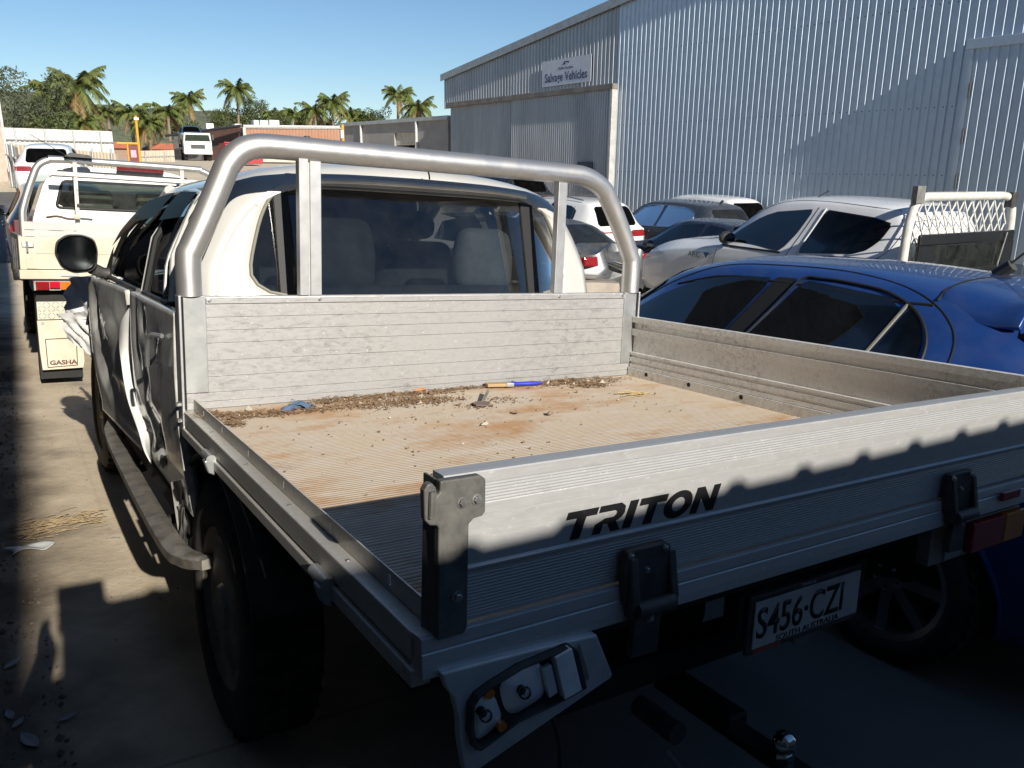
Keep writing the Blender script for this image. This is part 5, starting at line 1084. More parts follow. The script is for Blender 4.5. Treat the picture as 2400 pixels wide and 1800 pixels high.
for k in range(6): GBX(d0+.02, d1-.02, .10, .13, 2.5+k*.093, 2.588+k*.093, nm='shutter_slat', mt=mat('shutter', (.55, .50, .43), .6), bevel=.01)
GBX(-.1, Lg+.1, -.12, 8.1, 3.5, 3.66, nm='parapet_cap', mt=capm)
for s in (2.0, 7.0): MB().tube([(s, -.07, .4), (s, -.07, 3.5)], .06, 8).build('downpipe', mat('pipe_white', (.6, .6, .58), .5), gb)
# ------------------------------------------------------------------ terracotta building
tb = empty('terracotta_building', wm(17.82, 66.68, 0), 'terracotta clad building with white capping and a brown side wall', 'building')
e1 = (V((24.83, 64.39, 0))-V((17.82, 66.68, 0))); e2 = (V((15.56, 83.6, 0))-V((17.82, 66.68, 0)))
def wallq(p, q, z0, z1a, z1b, nm, mt, pitch=.25):
    m = MB(); L = (q-p).length; k = int(L/pitch); d = (q-p).normalized(); nn_ = V((d.y, -d.x, 0))
    pr = []
    for i in range(k):
        for a, o in ((0, 0), (.6, 0), (.7, .03), (.9, .03)): pr.append(((i+a)*pitch, o))
    pr.append((L, 0)); n = len(pr)
    m.v = [tuple(p+d*s+nn_*o+V((0, 0, z0))) for s, o in pr]+[tuple(p+d*s+nn_*o+V((0, 0, z1a+(z1b-z1a)*s/L))) for s, o in pr]
    m.f = [(i, i+1, n+i+1, n+i) for i in range(n-1)]; m.m = [0]*len(m.f); return m.build(nm, mt, tb, fix=False)
O0 = V((0, 0, 0))
wallq(O0, e1, .8, 4.45, 4.55, 'front_wall', mat('terracotta', (.36, .185, .115), .7, 0, (.31, .165, .10), 2))
wallq(e2*.57, O0, .8, 4.4, 4.45, 'side_wall', mat('brown_wall', (.16, .085, .07), .8, 0, (.12, .07, .06), 3)); wallq(e2, e2*.57, .8, 4.0, 4.2, 'side_wall', mat('grey_side', (.22, .21, .205), .8))
def beam(p, q, r, nm, mt): return MB().tube([p, q], r, 4).build(nm, mt, tb)
wcap = mat('white_capping', (.7, .68, .64), .5)
beam(O0+V((-.1, -.1, 4.5)), e1+V((0, -.1, 4.6)), .13, 'capping', wcap); beam(O0+V((-.05, -.1, .8)), O0+V((-.05, -.1, 4.45)), .12, 'corner_trim', wcap)
beam(e2+V((-.6, 0, 4.15)), O0+V((-.25, 0, 4.55)), .12, 'eave', mat('eave_dark', (.06, .06, .065), .6)); beam(e2*.98+V((-.5, 0, 3.55)), e2*.45+V((-.5, 0, 3.85)), .07, 'awning_beam', galv); 
for f_ in (.9, .78, .66): beam(e2*f_+V((-.5, 0, 3.6)), e2*f_+V((-.5, 0, 4.15)), .05, 'awning_strut', galv)
beam(e2*.45+V((-.12, 0, .9)), e2*.45+V((-.12, 0, 4.0)), .08, 'downpipe', galv)
m = MB(); m.v = [tuple(p) for p in (O0+V((0, 0, 4.42)), e1+V((0, 0, 4.5)), e1+e2+V((0, 0, 4.2)), e2+V((0, 0, 4.1)))]; m.f = [(0, 1, 2, 3)]; m.m = [0]; m.build('roof', capm, tb, solid=.1)
for (x, y, z), w_, h_ in (((19.7, 70.3, 4.45), .22, .75), ((20.3, 70.1, 4.45), .34, .75), ((21.1, 69.9, 4.45), .42, .8), ((18.4, 81, 4.2), .34, 1.1), ((19.3, 74.5, 4.3), .3, .75)):
    MB().box(x-w_-17.82, x+w_-17.82, y-.4-66.68, y+.4-66.68, z, z+h_).build('rooftop_unit', wcap, tb, bevel=.04)
# ------------------------------------------------------------------ fences beyond the road
def panel_fence(nm, label, p, q, z0, z1a, z1b, mt, group=None, posts=4, pitch=.22, post_mt=None):
    r = empty(nm, wm(p.x, p.y, 0), label, 'fence', group); d = (q-p).normalized(); L = (q-p).length; nn_ = V((d.y, -d.x, 0)); m = MB(); pr = []
    for i in range(int(L/pitch)):
        for a, o in ((0, 0), (.5, 0), (.6, .045), (.9, .045)): pr.append(((i+a)*pitch, o))
    pr.append((L, 0)); n = len(pr)
    m.v = [tuple(d*s+nn_*o+V((0, 0, z0))) for s, o in pr]+[tuple(d*s+nn_*o+V((0, 0, z1a+(z1b-z1a)*s/L))) for s, o in pr]; m.f = [(i, i+1, n+i+1, n+i) for i in range(n-1)]; m.m = [0]*len(m.f)
    m.build('sheeting', mt, r, fix=False); 
    for i in range(posts): MB().tube([d*L*(i+.5)/posts+nn_*.09+V((0, 0, z0)), d*L*(i+.5)/posts+nn_*.09+V((0, 0, z1a))], .04, 6).build('post', post_mt or galv, r)
    MB().tube([nn_*.09+V((0, 0, z0+(z1a-z0)*.75)), d*L+nn_*.09+V((0, 0, z0+(z1b-z0)*.75))], .03, 6).build('rail', post_mt or galv, r); return r
panel_fence('white_fence', 'tall white corrugated fence above the beige one', V((.6, 44.0, 0)), V((5.53, 45.7, 0)), .9, 3.05, 3.09, mat('fence_white', (.66, .64, .60), .6, 0, (.52, .5, .46), 2, st=(1, 1, .2)), posts=4)
panel_fence('beige_fence', 'low beige steel fence behind the uphill white crossover', V((.75, 36.0, 0)), V((5.05, 40.7, 0)), .6, 2.17, 1.95, mat('fence_beige', (.50, .42, .32), .7, 0, (.44, .37, .28), 2), posts=5)
panel_fence('beige_screen', 'beige steel screen beside the terracotta building', V((8.4, 58.4, 0)), V((10.73, 58.0, 0)), .9, 2.35, 2.45, MATS['fence_beige'], posts=2)
panel_fence('grey_gate', 'narrow grey steel gate panel hung at the end of the beige fence', V((.53, 32.1, 0)), V((.70, 29.1, 0)), .7, 2.1, 1.95, galv, posts=2, post_mt=galv)
lb = empty('pink_building', wm(.05, 33.5, 0), 'pale rendered building corner with a thin white pole', 'building')
MB().box(-6, .40, 0, 8, .3, 3.3).build('wall', mat('pink_render', (.50, .39, .31), .85), lb); MB().box(-6.1, .48, -.1, 8.1, 3.3, 3.42).build('roof', capm, lb); MB().tube([(.46, -.2, .4), (.44, -.2, 3.7)], .04, 8).build('pole', wcap, lb)
for k, (x, y, w_) in enumerate(((10.2, 88.5, 2.4), (16.4, 90, 1.8))):
    r = empty('tiled_house', wm(x, y, 1.1), ('red tile roofed house among the palms', 'red tile roofed house behind the brown wall')[k], 'house'); MB().box(-w_, w_, 0, 6, 0, 1.9).build('wall', mat('house_brick', (.30, .2, .15), .85), r)
    MB().prism([(-w_-.3, 1.9), (w_+.3, 1.9), (w_*.5, 2.5), (-w_*.5, 2.5)], -.3, 6.3, 'y').build('roof', mat('red_tile', (.36, .11, .06), .8, 0, (.28, .085, .05), 4), r)
# yellow hoist and bits on the street
yel = mat('yellow_steel', (.68, .33, .02), .5, 0, (.6, .28, .02), 5)
r = empty('yellow_hoist', wm(7.9, 53.5, ground_z(7.9, 53.5)), 'yellow steel hoist frame with a pink notice', 'hoist')
MB().tube([(0, 0, 0), (0, 0, 2.7)], .07, 8).build('mast', yel, r); MB().tube([(-1.2, 0, 1.1), (0, 0, 1.1)], .07, 8).build('boom', yel, r); MB().tube([(-.62, 0, 0), (-.62, 0, 1.1)], .05, 8).build('leg', yel, r)
MB().box(-.58, -.06, -.02, .06, .05, 1.0).build('cabinet', mat('maroon', (.16, .04, .035), .6), r); MB().box(-.48, -.18, -.03, -.021, .3, .72).build('notice', mat('pink_notice', (.7, .35, .42), .6), r); MB().box(-.12, .14, -.1, .1, 2.45, 2.6).build('mast_head', wcap, r)
r = empty('yellow_post', wm(14.87, 38.2, ground_z(14.87, 38.2)), 'yellow steel post in front of the grey building', 'post'); MB().tube([(0, 0, 0), (0, 0, 2.35)], .07, 8).build('shaft', yel, r); MB().box(-.14, .02, -.1, .1, 1.7, 2.1).build('cap', wcap, r, bevel=.03)
r = empty('skip_bin', wm(13.0, 49.5, ground_z(13, 49.5)), 'red steel skip bin on the street behind the cab roof', 'skip bin'); MB().prism([(-.9, .1), (.9, .1), (1.2, 1.25), (-1.2, 1.25)], -.7, .7, 'y').build('tub', mat('skip_red', (.38, .03, .03), .5), r, bevel=.02); MB().tube([(-1.25, -.72, 1.27), (1.25, -.72, 1.27)], .05, 8).build('rim', MATS['skip_red'], r)
r = empty('site_cabin', wm(17.3, 56.5, ground_z(17.3, 56.5)), 'cream site cabin on the street behind the cab roof', 'cabin'); MB().box(-1.6, 1.6, 0, 2, .1, 1.5).build('wall', mat('cabin_cream', (.55, .5, .42), .6), r, bevel=.03); MB().box(-1.7, 1.7, -.1, 2.1, 1.5, 1.6).build('roof', wcap, r)

# ------------------------------------------------------------------ palms and trees
pl_g = leafmat('palm_green', (.115, .165, .04), (.21, .22, .065)); pl_d = leafmat('palm_dry', (.34, .24, .10), (.24, .17, .07)); trunk_m = mat('palm_trunk', (.24, .19, .14), .9, 0, (.16, .125, .09), 4, st=(1, 1, 3), bump=.5, bs=20)
lf1 = leafmat('gum_leaf', (.075, .095, .05), (.13, .14, .075)); lf2 = leafmat('bush_leaf', (.07, .10, .033), (.135, .155, .05)); bark = mat('bark', (.2, .155, .11), .9, 0, (.13, .1, .07), 6, bump=.5, bs=20)
def frond(m, rg, L, a, lift, droop, w=.5):
    n = 11; pts = []; d = V((math.cos(a), math.sin(a), 0))
    for i in range(n+1):
        t_ = i/n; pts.append(d*(L*(t_-.18*t_**3*droop))+V((0, 0, L*(lift*t_-droop*t_*t_*.95))))
    m.tube([p for p in pts[::2]], [.035*(1-.8*i/len(pts[::2])) for i in range(len(pts[::2]))], 3, False)
    sd = V((-math.sin(a), math.cos(a), 0))
    for i in range(1, n+1):
        for h in (0, .33, .67):
            t_ = min(1, (i-1+h)/n+.04); p = pts[i-1].lerp(pts[i], h); tan = (pts[i]-pts[i-1]).normalized(); l_ = w*math.sin(math.pi*min(1, t_*.85+.1))**.7*rg.uniform(.75, 1.1)
            for s_ in (-1, 1):
                tip = p+sd*s_*l_*.62+tan*l_*.45+V((0, 0, -l_*rg.uniform(.35, .85))); q = tan*.07
                m.add([p-q, p+q, tip], [(0, 1, 2)])
def make_palm(seed, R_=2.6, dry=.3):
    rg = random.Random(seed); g = MB(); dr = MB()
    for k in range(24):
        a = k*2.4+rg.uniform(-.3, .3); e = k/24; frond(g, rg, R_*rg.uniform(.85, 1.15)*(1 if e > .2 else .8), a, 1.15-1.05*e, .55+.5*e, R_*.36)
    for k in range(int(10*dry)+2): frond(dr, rg, R_*rg.uniform(.6, .95), rg.uniform(0, 6.3), -.25-rg.uniform(0, .6), .8, R_*.26)
    return g, dr
def mesh_of(mb, mt):
    o = mb.build('tmp', mt, fix=False); me = o.data; bpy.data.objects.remove(o); return me
kinds = [tuple(mesh_of(b, mt) for b, mt in zip(make_palm(s, 2.5, d), (pl_g, pl_d))) for s, d in ((1, .7), (2, .3), (3, .15), (4, .5))]
PALMS = [(7.04,76.75,7.82,2.9,0),(5.76,78.86,7.07,2.8,3),(12.16,98.31,6.9,1.9,1),(13.49,93.08,6.71,2.3,3),(17.0,92.49,6.84,2.3,3),(21.95,106.8,9.24,2.5,1),(28.86,110.31,11.07,2.8,2),(33.08,109.11,7.86,2.2,2),(35.57,108.32,8.14,2.3,1),(34.83,98.01,8.12,2.4,3),(36.77,97.3,9.16,2.6,2),(40.66,101.14,8.04,2.3,1),(42.14,100.53,7.55,2.0,2),(43.97,94.25,10.25,2.5,1),(43.98,88.71,8.46,2.5,3),(4.6,72.93,4.6,1.9,3),(7.37,74.7,4.78,1.8,3),(14.5,89.89,5.66,2.1,3)]
PLAB = {0: 'tall queen palm with hanging dead fronds above the white fence', 1: 'bushy queen palm crowding the tallest palm by the white fence', 2: 'small queen palm between the white fence and the yellow hoist', 3: 'queen palm rising behind the yellow hoist mast', 4: 'shaggy queen palm above the dark brown wall end', 5: 'queen palm standing taller beside the shaggy one above the brown wall', 6: 'slim queen palm standing clear of the round tree', 13: 'tall queen palm rising above the grey building roof', 14: 'spreading queen palm over the grey building roof beside a taller one', 15: 'short shaggy palm just above the white fence top', 16: 'short palm tucked under the tallest palm by the white fence', 17: 'low palm half hidden by the yellow hoist', 9: 'bushy queen palm behind the white rooftop units', 10: 'tall queen palm leaning over the terracotta building'}
for i, (x, y, z, R_, kd) in enumerate(PALMS):
    gz = ground_z(x, y); p = empty('queen_palm', wm(x, y, gz, i*67), PLAB.get(i, 'queen palm in the distant row beyond the street buildings'), 'palm', 'queen palms behind the street'); rg = random.Random(i)
    H = z-gz; lean = rg.uniform(-.3, .3); tp_ = V((lean, 0, H-.1))
    MB().tube([V((0, 0, -.2)), V((lean*.3, 0, H*.5)), tp_], [.2, .16, .13], 8).build('trunk', trunk_m, p, smooth=True)
    MB().lathe([(.13, -.9), (.22, -.5), (.17, 0), (.03, .35)], Matrix.Translation(tp_), 8).build('crownshaft', pl_d.copy() if False else trunk_m, p, smooth=True)
    for me, nm in zip(kinds[kd], ('crown', 'dead_fronds')):
        o = bpy.data.objects.new(nm, me); COL.objects.link(o); o.parent = p; o.location = tp_; s_ = R_/2.5; o.scale = (s_, s_, s_); o.rotation_euler = (0, 0, i*1.3)
def make_tree(nm, x, y, z, rad, mt, label, seed, sq=.85, leaf=.16, n=2600, group=None):
    rg = np.random.RandomState(seed); gz = ground_z(x, y); p = empty(nm, wm(x, y, gz), label, 'tree', group); H = z-gz
    m = MB(); m.tube([V((0, 0, -.2)), V((.1, 0, H*.5)), V((0, .1, H))], [.22, .15, .06], 7)
    cl = [V((rg.uniform(-1, 1)*rad*.75, rg.uniform(-1, 1)*rad*.75, rg.uniform(-.8, .75)*rad*sq)) for _ in range(22)]
    for c_ in cl[:9]: m.tube([V((0, 0, H*.45)), V((c_.x*.5, c_.y*.5, H*.7+c_.z*.4)), V((c_.x, c_.y, H+c_.z))], [.09, .05, .02], 5)
    m.build('trunk', bark, p, smooth=True); f = MB()
    for k in range(n):
        c_ = cl[rg.randint(len(cl))]; d = V(rg.normal(size=3)).normalized(); r_ = rad*.36*rg.uniform(.5, 1.0)**.5
        q = V((0, 0, H))+c_+d*r_; a = V(rg.normal(size=3)).normalized()*leaf*rg.uniform(.6, 1.5); b = a.cross(d).normalized()*leaf*rg.uniform(.4, .8)
        f.add([q-a, q+b*.6, q+a, q-b*.6], [(0, 1, 2, 3)])
    f.build('crown', mt, p, fix=False); return p
TR = [(3.0,71.0,5.5,3.1,lf1,'broad grey-green gum tree behind the white fence'),(32.0,112.6,8.9,2.1,lf2,'dense round dark tree beside the slim palm'),(27.2,110.8,7.0,2.1,lf2,None),(33.2,106,6.7,2.0,lf2,None),(35.3,103.2,6.4,1.7,lf2,None),(43,98,7.0,2.2,lf2,None),(30.2,113,7.2,2.0,lf2,None),(19.4,97.1,5.0,1.6,lf2,None),(4.5,68.9,4.0,1.6,lf2,'low shrub at the foot of the palms above the white fence'),(38.5,104,6.2,1.8,lf2,None),(46,96,6.6,1.8,lf2,None)]
for i, (x, y, z, rd_, mt, lb_) in enumerate(TR): make_tree('street_tree', x, y, z, rd_, mt, lb_ or 'leafy green tree filling the row under the palms', 100+i, leaf=.15 if i else .13, n=2200 if i else 6000, group='trees under the palms' if lb_ is None else None)
# ------------------------------------------------------------------ fence behind the photographer, wall on the left
fm = mat('fence_zinc', (.25, .25, .25), .6, .4, (.2, .19, .18), 3)
fr_ = empty('corrugated_fence', ym(0, -2.6, GZ), 'ribbed steel fence across the yard behind the tray ute', 'fence')
P = []; s = -.58; pit = .185
while s < 7.5: P += [(s, 0), (s+pit*.66, 0), (s+pit*.76, .03), (s+pit*.90, .03)]; s += pit
P.append((s, 0)); n = len(P); ft = lambda x: 1.1076+.114+.025*(x+.13)-GZ
m = MB(); m.v = [(x, d, -.05) for x, d in P]+[(x, d, ft(x)) for x, d in P]; m.f = [(i, i+1, n+i+1, n+i) for i in range(n-1)]; m.m = [0]*len(m.f); m.build('sheeting', fm, fr_, fix=False)
for x in (-.55, 2.2, 4.7, 7.2): MB().box(x, x+.06, -.08, -.015, 0, ft(x)-.15).build('post', galv_dull, fr_)
for z in (.4, 1.7): MB().box(-.56, 7.4, -.05, -.012, z, z+.04).build('rail', galv_dull, fr_)
wr = empty('side_wall', ym(-1.0, 0, GZ, math.degrees(-math.atan(.022))), 'tall ribbed steel wall running along the dirt edge of the driveway', 'wall')
clad(0, -28, 12.0, -.1, 8.0, .19, .02, 1).build('sheeting', mat('wall_dull', (.16, .15, .145), .7, .2), wr, fix=False)
for y in np.arange(-27.5, 12, 3.2): MB().box(-.12, -.03, y, y+.08, -.1, 7.9).build('post', galv_dull, wr)
MB().box(-.13, .03, -28, 12, 8.0, 8.06).build('capping', capm, wr)

# ------------------------------------------------------------------ litter on the deck and the ground
rg = np.random.RandomState(21)
soil = mat('soil_clods', (.14, .085, .05), .95, 0, (.26, .17, .10), 40, bump=.3, bs=200); chip = mat('pale_chips', (.55, .50, .42), .9, 0, (.4, .34, .26), 30)
def clod(m, c, r, seed):
    q = np.random.RandomState(seed); vs = []
    for d in ((1,0,0),(-1,0,0),(0,1,0),(0,-1,0),(0,0,1),(0,0,-.6)): vs.append(V(c)+V(d)*r*q.uniform(.6, 1.25)+V(q.normal(size=3))*r*.12)
    m.add(vs, [(0,2,4),(2,1,4),(1,3,4),(3,0,4),(2,0,5),(1,2,5),(3,1,5),(0,3,5)])
ms = MB(); mc = MB(); ZONES = [(.14, 1.46, .10, .04, 260), (.06, 1.50, .03, .05, 60), (.09, 1.36, .02, .03, 40), (.30, 1.45, .12, .03, 130), (.45, 1.56, .10, .03, 110), (.58, 1.46, .16, .06, 420), (.62, 1.57, .14, .025, 200), (.74, 1.45, .10, .05, 300), (.80, 1.56, .12, .03, 160), (.95, 1.58, .12, .015, 90), (1.25, 1.575, .20, .015, 220), (1.39, 1.55, .12, .04, 340), (1.46, 1.46, .08, .04, 160), (1.60, 1.53, .10, .04, 30), (.85, 1.30, .05, .04, 40), (1.0, 1.36, .06, .05, 50), (.6, 1.2, .5, .25, 50), (1.2, 1.2, .4, .2, 40), (.5, .8, .4, .3, 25)]
for k, (cx, cy, sx_, sy_, n_) in enumerate(ZONES):
    for i in range(int(n_*2.2)):
        x = cx+rg.normal()*sx_*.55; y = min(cy+rg.normal()*sy_*.6, 1.592); x = min(max(x, .05), 1.75); r = abs(rg.normal())*.0018+.0011
        if rg.rand() < .03: r *= 2.6
        clod(mc if rg.rand() < .10 else ms, (x, y, r*.5), r, int(rg.randint(1e6)))
for m_, nm, mt, lb in ((ms, 'soil_crumbs', soil, 'brown soil and leaf crumbs scattered against the headboard'), (mc, 'gravel_chips', chip, 'pale gravel chips among the soil on the tray deck')):
    o = m_.build(nm, mt, fix=False); o.matrix_world = UM; tag(o, lb, 'debris', kind='stuff')
# leaf needles in the crumbs
m = MB()
for i in range(700):
    cx, cy, sx_, sy_, _ = ZONES[rg.randint(14)]; x = cx+rg.normal()*sx_*.6; y = min(cy+rg.normal()*sy_*.6, 1.585); a = rg.uniform(0, 6.28); L = rg.uniform(.008, .03); p = V((x, y, .004+rg.rand()*.006)); d = V((math.cos(a), math.sin(a), rg.uniform(-.1, .2)))*L
    m.tube([p-d, p+d], .0007, 3, False)
o = m.build('dry_needles', mat('dry_needles', (.22, .145, .075), .9, 0, (.14, .09, .05), 60), fix=False); o.matrix_world = UM; tag(o, 'dry needles and stalks mixed in the soil on the deck', 'debris', kind='stuff')
m = MB()
for i in range(420):                           # flat leaf flakes
    cx, cy, sx_, sy_, _ = ZONES[rg.randint(14)]; q = V((cx+rg.normal()*sx_*.6, min(cy+rg.normal()*sy_*.7, 1.585), .002+rg.rand()*.006)); a = rg.uniform(0, 6.28); L = rg.uniform(.004, .011); d = V((math.cos(a), math.sin(a), rg.uniform(-.3, .3)))*L; e = V((-math.sin(a), math.cos(a), rg.uniform(-.3, .3)))*L*.4
    m.add([q-d, q+e, q+d, q-e], [(0, 1, 2, 3)])
o = m.build('leaf_flakes', mat('leaf_flakes', (.20, .12, .065), .9, 0, (.11, .065, .04), 90), fix=False); o.matrix_world = UM; tag(o, 'flat brown leaf flakes strewn over the soil on the deck', 'debris', kind='stuff')
br = empty('paint_brush', ym(1.155, 1.545, .012, -12), 'paint brush with bright blue handle lying on the deck', 'paint brush')
MB().box(-.105, -.03, -.020, .020, -.006, .006).build('bristles', mat('bristles', (.45, .31, .16), .9, 0, (.36, .24, .12), 80, st=(.1, 1, 1), bump=.6, bs=300), br, bevel=.003)
MB().box(-.031, .0, -.020, .020, -.007, .007).build('ferrule', galv, br, bevel=.002); MB().tube([(-.002, 0, 0), (.02, 0, 0), (.06, 0, 0), (.10, 0, 0), (.122, 0, 0)], [.012, .008, .009, .007, .003], 10).build('handle', mat('blue_handle', (.03, .05, .42), .35), br, smooth=True)
sc = empty('scraper', ym(.875, 1.30, .006, 52), 'rusty flat scraper blade on a thin steel shank', 'scraper')
MB().prism([(-.03, -.02), (-.012, -.027), (.02, -.026), (.035, -.01), (.035, .012), (.015, .026), (-.015, .026), (-.032, .014)], 0, .004, 'z').build('blade', mat('rust_grey', (.22, .16, .14), .8, .2), sc); MB().tube([(.03, 0, .004), (.17, 0, .012)], .0055, 8).build('shank', galv_dull, sc)
m = MB(); m.grid(lambda u, v: ((u-.5)*.10+.012*math.sin(9*v), (v-.5)*.05+.01*math.sin(8*u), .005+.022*abs(math.sin(5*u+2*v))*math.sin(math.pi*u)), 14, 8); o = m.build('blue_rag', mat('rag_blue', (.10, .16, .26), .9), smooth=True, ang=0, solid=.002); o.matrix_world = ym(.315, 1.475, 0, 15); tag(o, 'crumpled blue-grey rag among the soil crumbs', 'rag')
m = MB(); clod(m, (0, 0, .01), .03, 5); m.v = [(x*1.6, y*.6, z*.5) for x, y, z in m.v]; o = m.build('bark_piece', mat('bark_orange', (.5, .22, .10), .9, 0, (.36, .15, .07), 40)); o.matrix_world = ym(.79, 1.575, .004, 20); tag(o, 'orange piece of bark leaning by the headboard', 'bark')
for k, (x, y, lb) in enumerate(((.913, 1.146, 'small reddish stone lying alone on the deck'), (.998, 1.082, 'flat brown stone beside the rust stain on the deck'))):
    m = MB(); clod(m, (0, 0, .006), .017, 60+k); m.v = [(x_*1.4, y_*.8, max(z_*.6, -.002)) for x_, y_, z_ in m.v]; o = m.build('stone', mat('stone_brown', (.3, .2, .14), .9)); o.matrix_world = ym(x, y, .003, 30*k); tag(o, lb, 'stone')
m = MB()
for i in range(14):
    a = rg.uniform(-.5, .5); p = V((rg.normal()*.03, rg.normal()*.015, .004+rg.rand()*.01)); d = V((math.cos(a), math.sin(a), rg.uniform(-.1, .2)))*rg.uniform(.02, .05); m.tube([p-d, p, p+d+V((0, 0, -.004))], .0013, 4)
o = m.build('twig_bundle', mat('straw', (.5, .38, .18), .9)); o.matrix_world = ym(1.49, 1.235, 0, -10); tag(o, 'straw-coloured twig bundle near the upright side board', 'twigs')
# ground litter
m = MB()
for i in range(150):
    u = rg.rand(); x = -.45+.36*u+rg.normal()*.02; y = 3.36+.10*u+rg.normal()*.06; a = rg.normal()*.25+.25; L = rg.uniform(.03, .14)*(1-.3*u); p = V((x, y, GZ+.006+rg.rand()*.02)); d = V((math.cos(a), math.sin(a), rg.uniform(-.05, .08)))*L
    m.tube([p-d*.5, p+V((0, 0, .004)), p+d*.5], rg.uniform(.001, .0024), 4, False)
o = m.build('dry_twigs', mat('twig_brown', (.26, .19, .11), .9, 0, (.36, .28, .16), 30), fix=False); o.matrix_world = UM; tag(o, 'heap of dry twigs and grass on the sunlit concrete', 'twigs', kind='stuff')
m = MB()
for i in range(900):
    x = -.36-abs(rg.normal())*.16; y = rg.uniform(1.2, 9); r = .0025+abs(rg.normal())*.004; clod(m, (x, y, GZ+r*.4), r, i)
for i in range(260):
    x = rg.uniform(-.45, .2); y = rg.uniform(2, 8); r = .0015+abs(rg.normal())*.0022; clod(m, (x, y, GZ+r*.4), r, i)
o = m.build('dirt_grit', mat('dirt_grit', (.15, .115, .08), .95, 0, (.24, .19, .13), 40), fix=False); o.matrix_world = UM; tag(o, 'loose dirt and grit along the foot of the tall ribbed wall', 'dirt', kind='stuff')
m = MB(); m.grid(lambda u, v: ((u-.5)*.17+.02*math.sin(4*v), (v-.5)*.08+.012*math.sin(6*u), .006+.018*abs(math.sin(4*u+1.5*v))), 12, 6); o = m.build('plastic_scrap', mat('scrap_white', (.6, .6, .58), .5), smooth=True, ang=0, solid=.001); o.matrix_world = ym(-.40, 3.14, GZ, 12); tag(o, 'white plastic scrap half in shadow on the concrete', 'litter')
def leafo(x, y, yaw, L, c, lb, nm='fallen_leaf', z=GZ):
    m = MB(); m.grid(lambda u, v: ((u-.5)*L, (v-.5)*L*.36*math.sin(math.pi*min(.98, max(.02, u))), .005+.012*(u-.5)**2+.01*abs(v-.5)), 10, 4); o = m.build(nm, mat('leaf_%d' % int(c[0]*1000), c, .8), smooth=True, ang=0, solid=.001); o.matrix_world = ym(x, y, z, yaw); tag(o, lb, 'leaf', 'leaves on the shaded ground')
for x, y, a, L in ((-.49, 2.05, 50, .08), (-.46, 1.55, 110, .11), (-.505, 1.72, 100, .07), (-.485, 1.66, 60, .06), (-.36, 1.62, 20, .07)): leafo(x, y, a, L, (.34, .33, .32), 'pale dry leaf on the shaded dirt by the tall ribbed wall')
leafo(2.28, .54, -30, .05, (.45, .36, .05), 'yellow leaf on the dark ground behind the blue hatchback')
m = MB(); m.tube([(-.03, 0, .004), (0, .005, .006), (.03, 0, .004)], .004, 5); o = m.build('broken_clip', galv_dull); o.matrix_world = ym(-.056, 3.12, GZ, -10); tag(o, 'small broken grey clip on the sunlit concrete', 'litter')
# ------------------------------------------------------------------ the photographer, whose shadow falls on the concrete
pr_ = empty('person', ym(-.43, -1.30, GZ) @ Matrix.Diagonal((1, 1, .935, 1)), 'person in dark jacket and trousers holding up a phone', 'person')
J = {'pel': (0, 0, .92, .13), 'spi': (0, .0, 1.10, .125), 'che': (0, .0, 1.28, .135), 'nek': (0, .01, 1.45, .055), 'hed0': (0, .03, 1.54, .075), 'hed1': (0, .03, 1.64, .085),
     'sl': (-.16, 0, 1.38, .065), 'el': (-.19, .14, 1.20, .046), 'wl': (-.10, .285, 1.43, .030), 'sr': (.16, 0, 1.38, .065), 'er': (.20, .14, 1.20, .046), 'wr': (.04, .285, 1.43, .030),
     'hl': (-.09, 0, .86, .10), 'kl': (-.10, .03, .48, .065), 'al': (-.10, -.01, .09, .045), 'fl': (-.11, .16, .035, .035), 'hr': (.09, 0, .86, .10), 'kr': (.10, .03, .48, .065), 'ar': (.10, -.01, .09, .045), 'fr': (.11, .16, .035, .035),
     'pl': (-.105, .30, 1.475, .024), 'pr': (.045, .30, 1.475, .024)}
E_ = [('pel','spi'),('spi','che'),('che','nek'),('nek','hed0'),('hed0','hed1'),('che','sl'),('sl','el'),('el','wl'),('wl','pl'),('che','sr'),('sr','er'),('er','wr'),('wr','pr'),('pel','hl'),('hl','kl'),('kl','al'),('al','fl'),('pel','hr'),('hr','kr'),('kr','ar'),('ar','fr')]
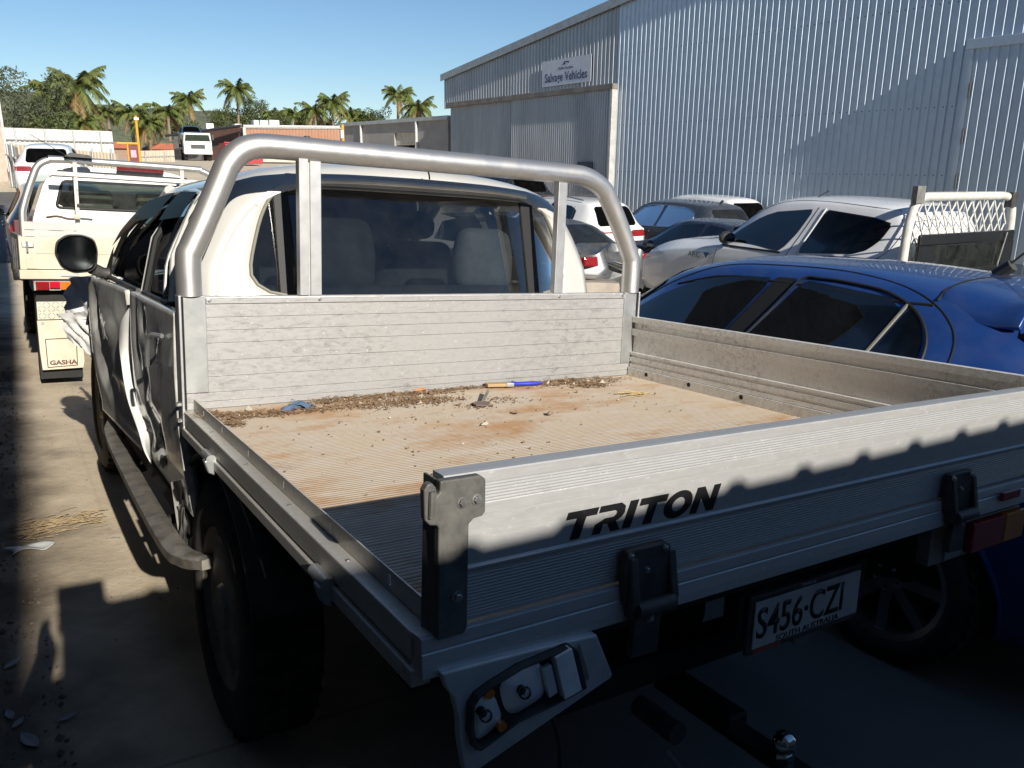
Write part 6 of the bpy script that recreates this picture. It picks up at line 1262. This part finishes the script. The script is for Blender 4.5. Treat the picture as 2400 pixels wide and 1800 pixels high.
for sd_, pk in ((-1, 'pl'), (1, 'pr')):
    b = J[pk]
    for f_ in range(5):
        z = .034-.017*f_; n1, n2 = '%sf%da' % (pk, f_), '%sf%db' % (pk, f_)
        J[n1] = (b[0]-sd_*.0+sd_*.012, b[1]+.022+(.006 if f_ in (1, 2) else 0), b[2]+z, .0095); J[n2] = (b[0]-sd_*.012, b[1]+.04+(.006 if f_ in (1, 2) else 0), b[2]+z*1.1, .008)
        E_ += [(pk, n1), (n1, n2)]
ks = list(J); me = bpy.data.meshes.new('body'); me.from_pydata([J[k][:3] for k in ks], [(ks.index(a), ks.index(b)) for a, b in E_], [])
jk = mat('dark_jacket', (.03, .035, .05), .85, 0, bump=.2, bs=80); me.materials.append(jk)
po = bpy.data.objects.new('body', me); COL.objects.link(po); po.parent = pr_; q = po.modifiers.new('skin', 'SKIN')
for i, k in enumerate(ks): me.skin_vertices[0].data[i].radius = (J[k][3], J[k][3]*.85 if k[0] in 'psc' and k in ('pel', 'spi', 'che') else J[k][3]); me.skin_vertices[0].data[i].use_root = (k == 'pel')
po.modifiers.new('sub', 'SUBSURF').render_levels = 2
skin_m = mat('skin', (.48, .30, .22), .5)
m = MB(); m.ball((0, .035, 1.625), .092, 20, (.86, 1.0, 1.2)); m.ball((0, .128, 1.60), .016, 8, (.8, 1, 1.2)); m.ball((-.082, .03, 1.61), .022, 8, (.4, .8, 1.2)); m.ball((.082, .03, 1.61), .022, 8, (.4, .8, 1.2)); m.build('head', skin_m, pr_, smooth=True)
MB().lathe([(.086, 1.63), (.09, 1.68), (.075, 1.72), (.04, 1.742), (.0005, 1.745)], Matrix.Translation((0, .022, 0)), 18).build('cap', jk, pr_, smooth=True)
for x in (-.033, .033): MB().ball((x, .115, 1.635), .011, 8).build('eye', mat('eye', (.7, .7, .68), .2), pr_, smooth=True)
MB().box(-.025, .025, .112, .122, 1.562, 1.568).build('mouth', mat('lips', (.35, .15, .13), .5), pr_)
ph = MB().box(-.086, .086, -.004, .004, -.042, .042).build('phone', black_plastic, None, bevel=.004); ph.matrix_world = ym(-.417, -.968, .572); tag(ph, 'black phone held up in both hands', 'phone')
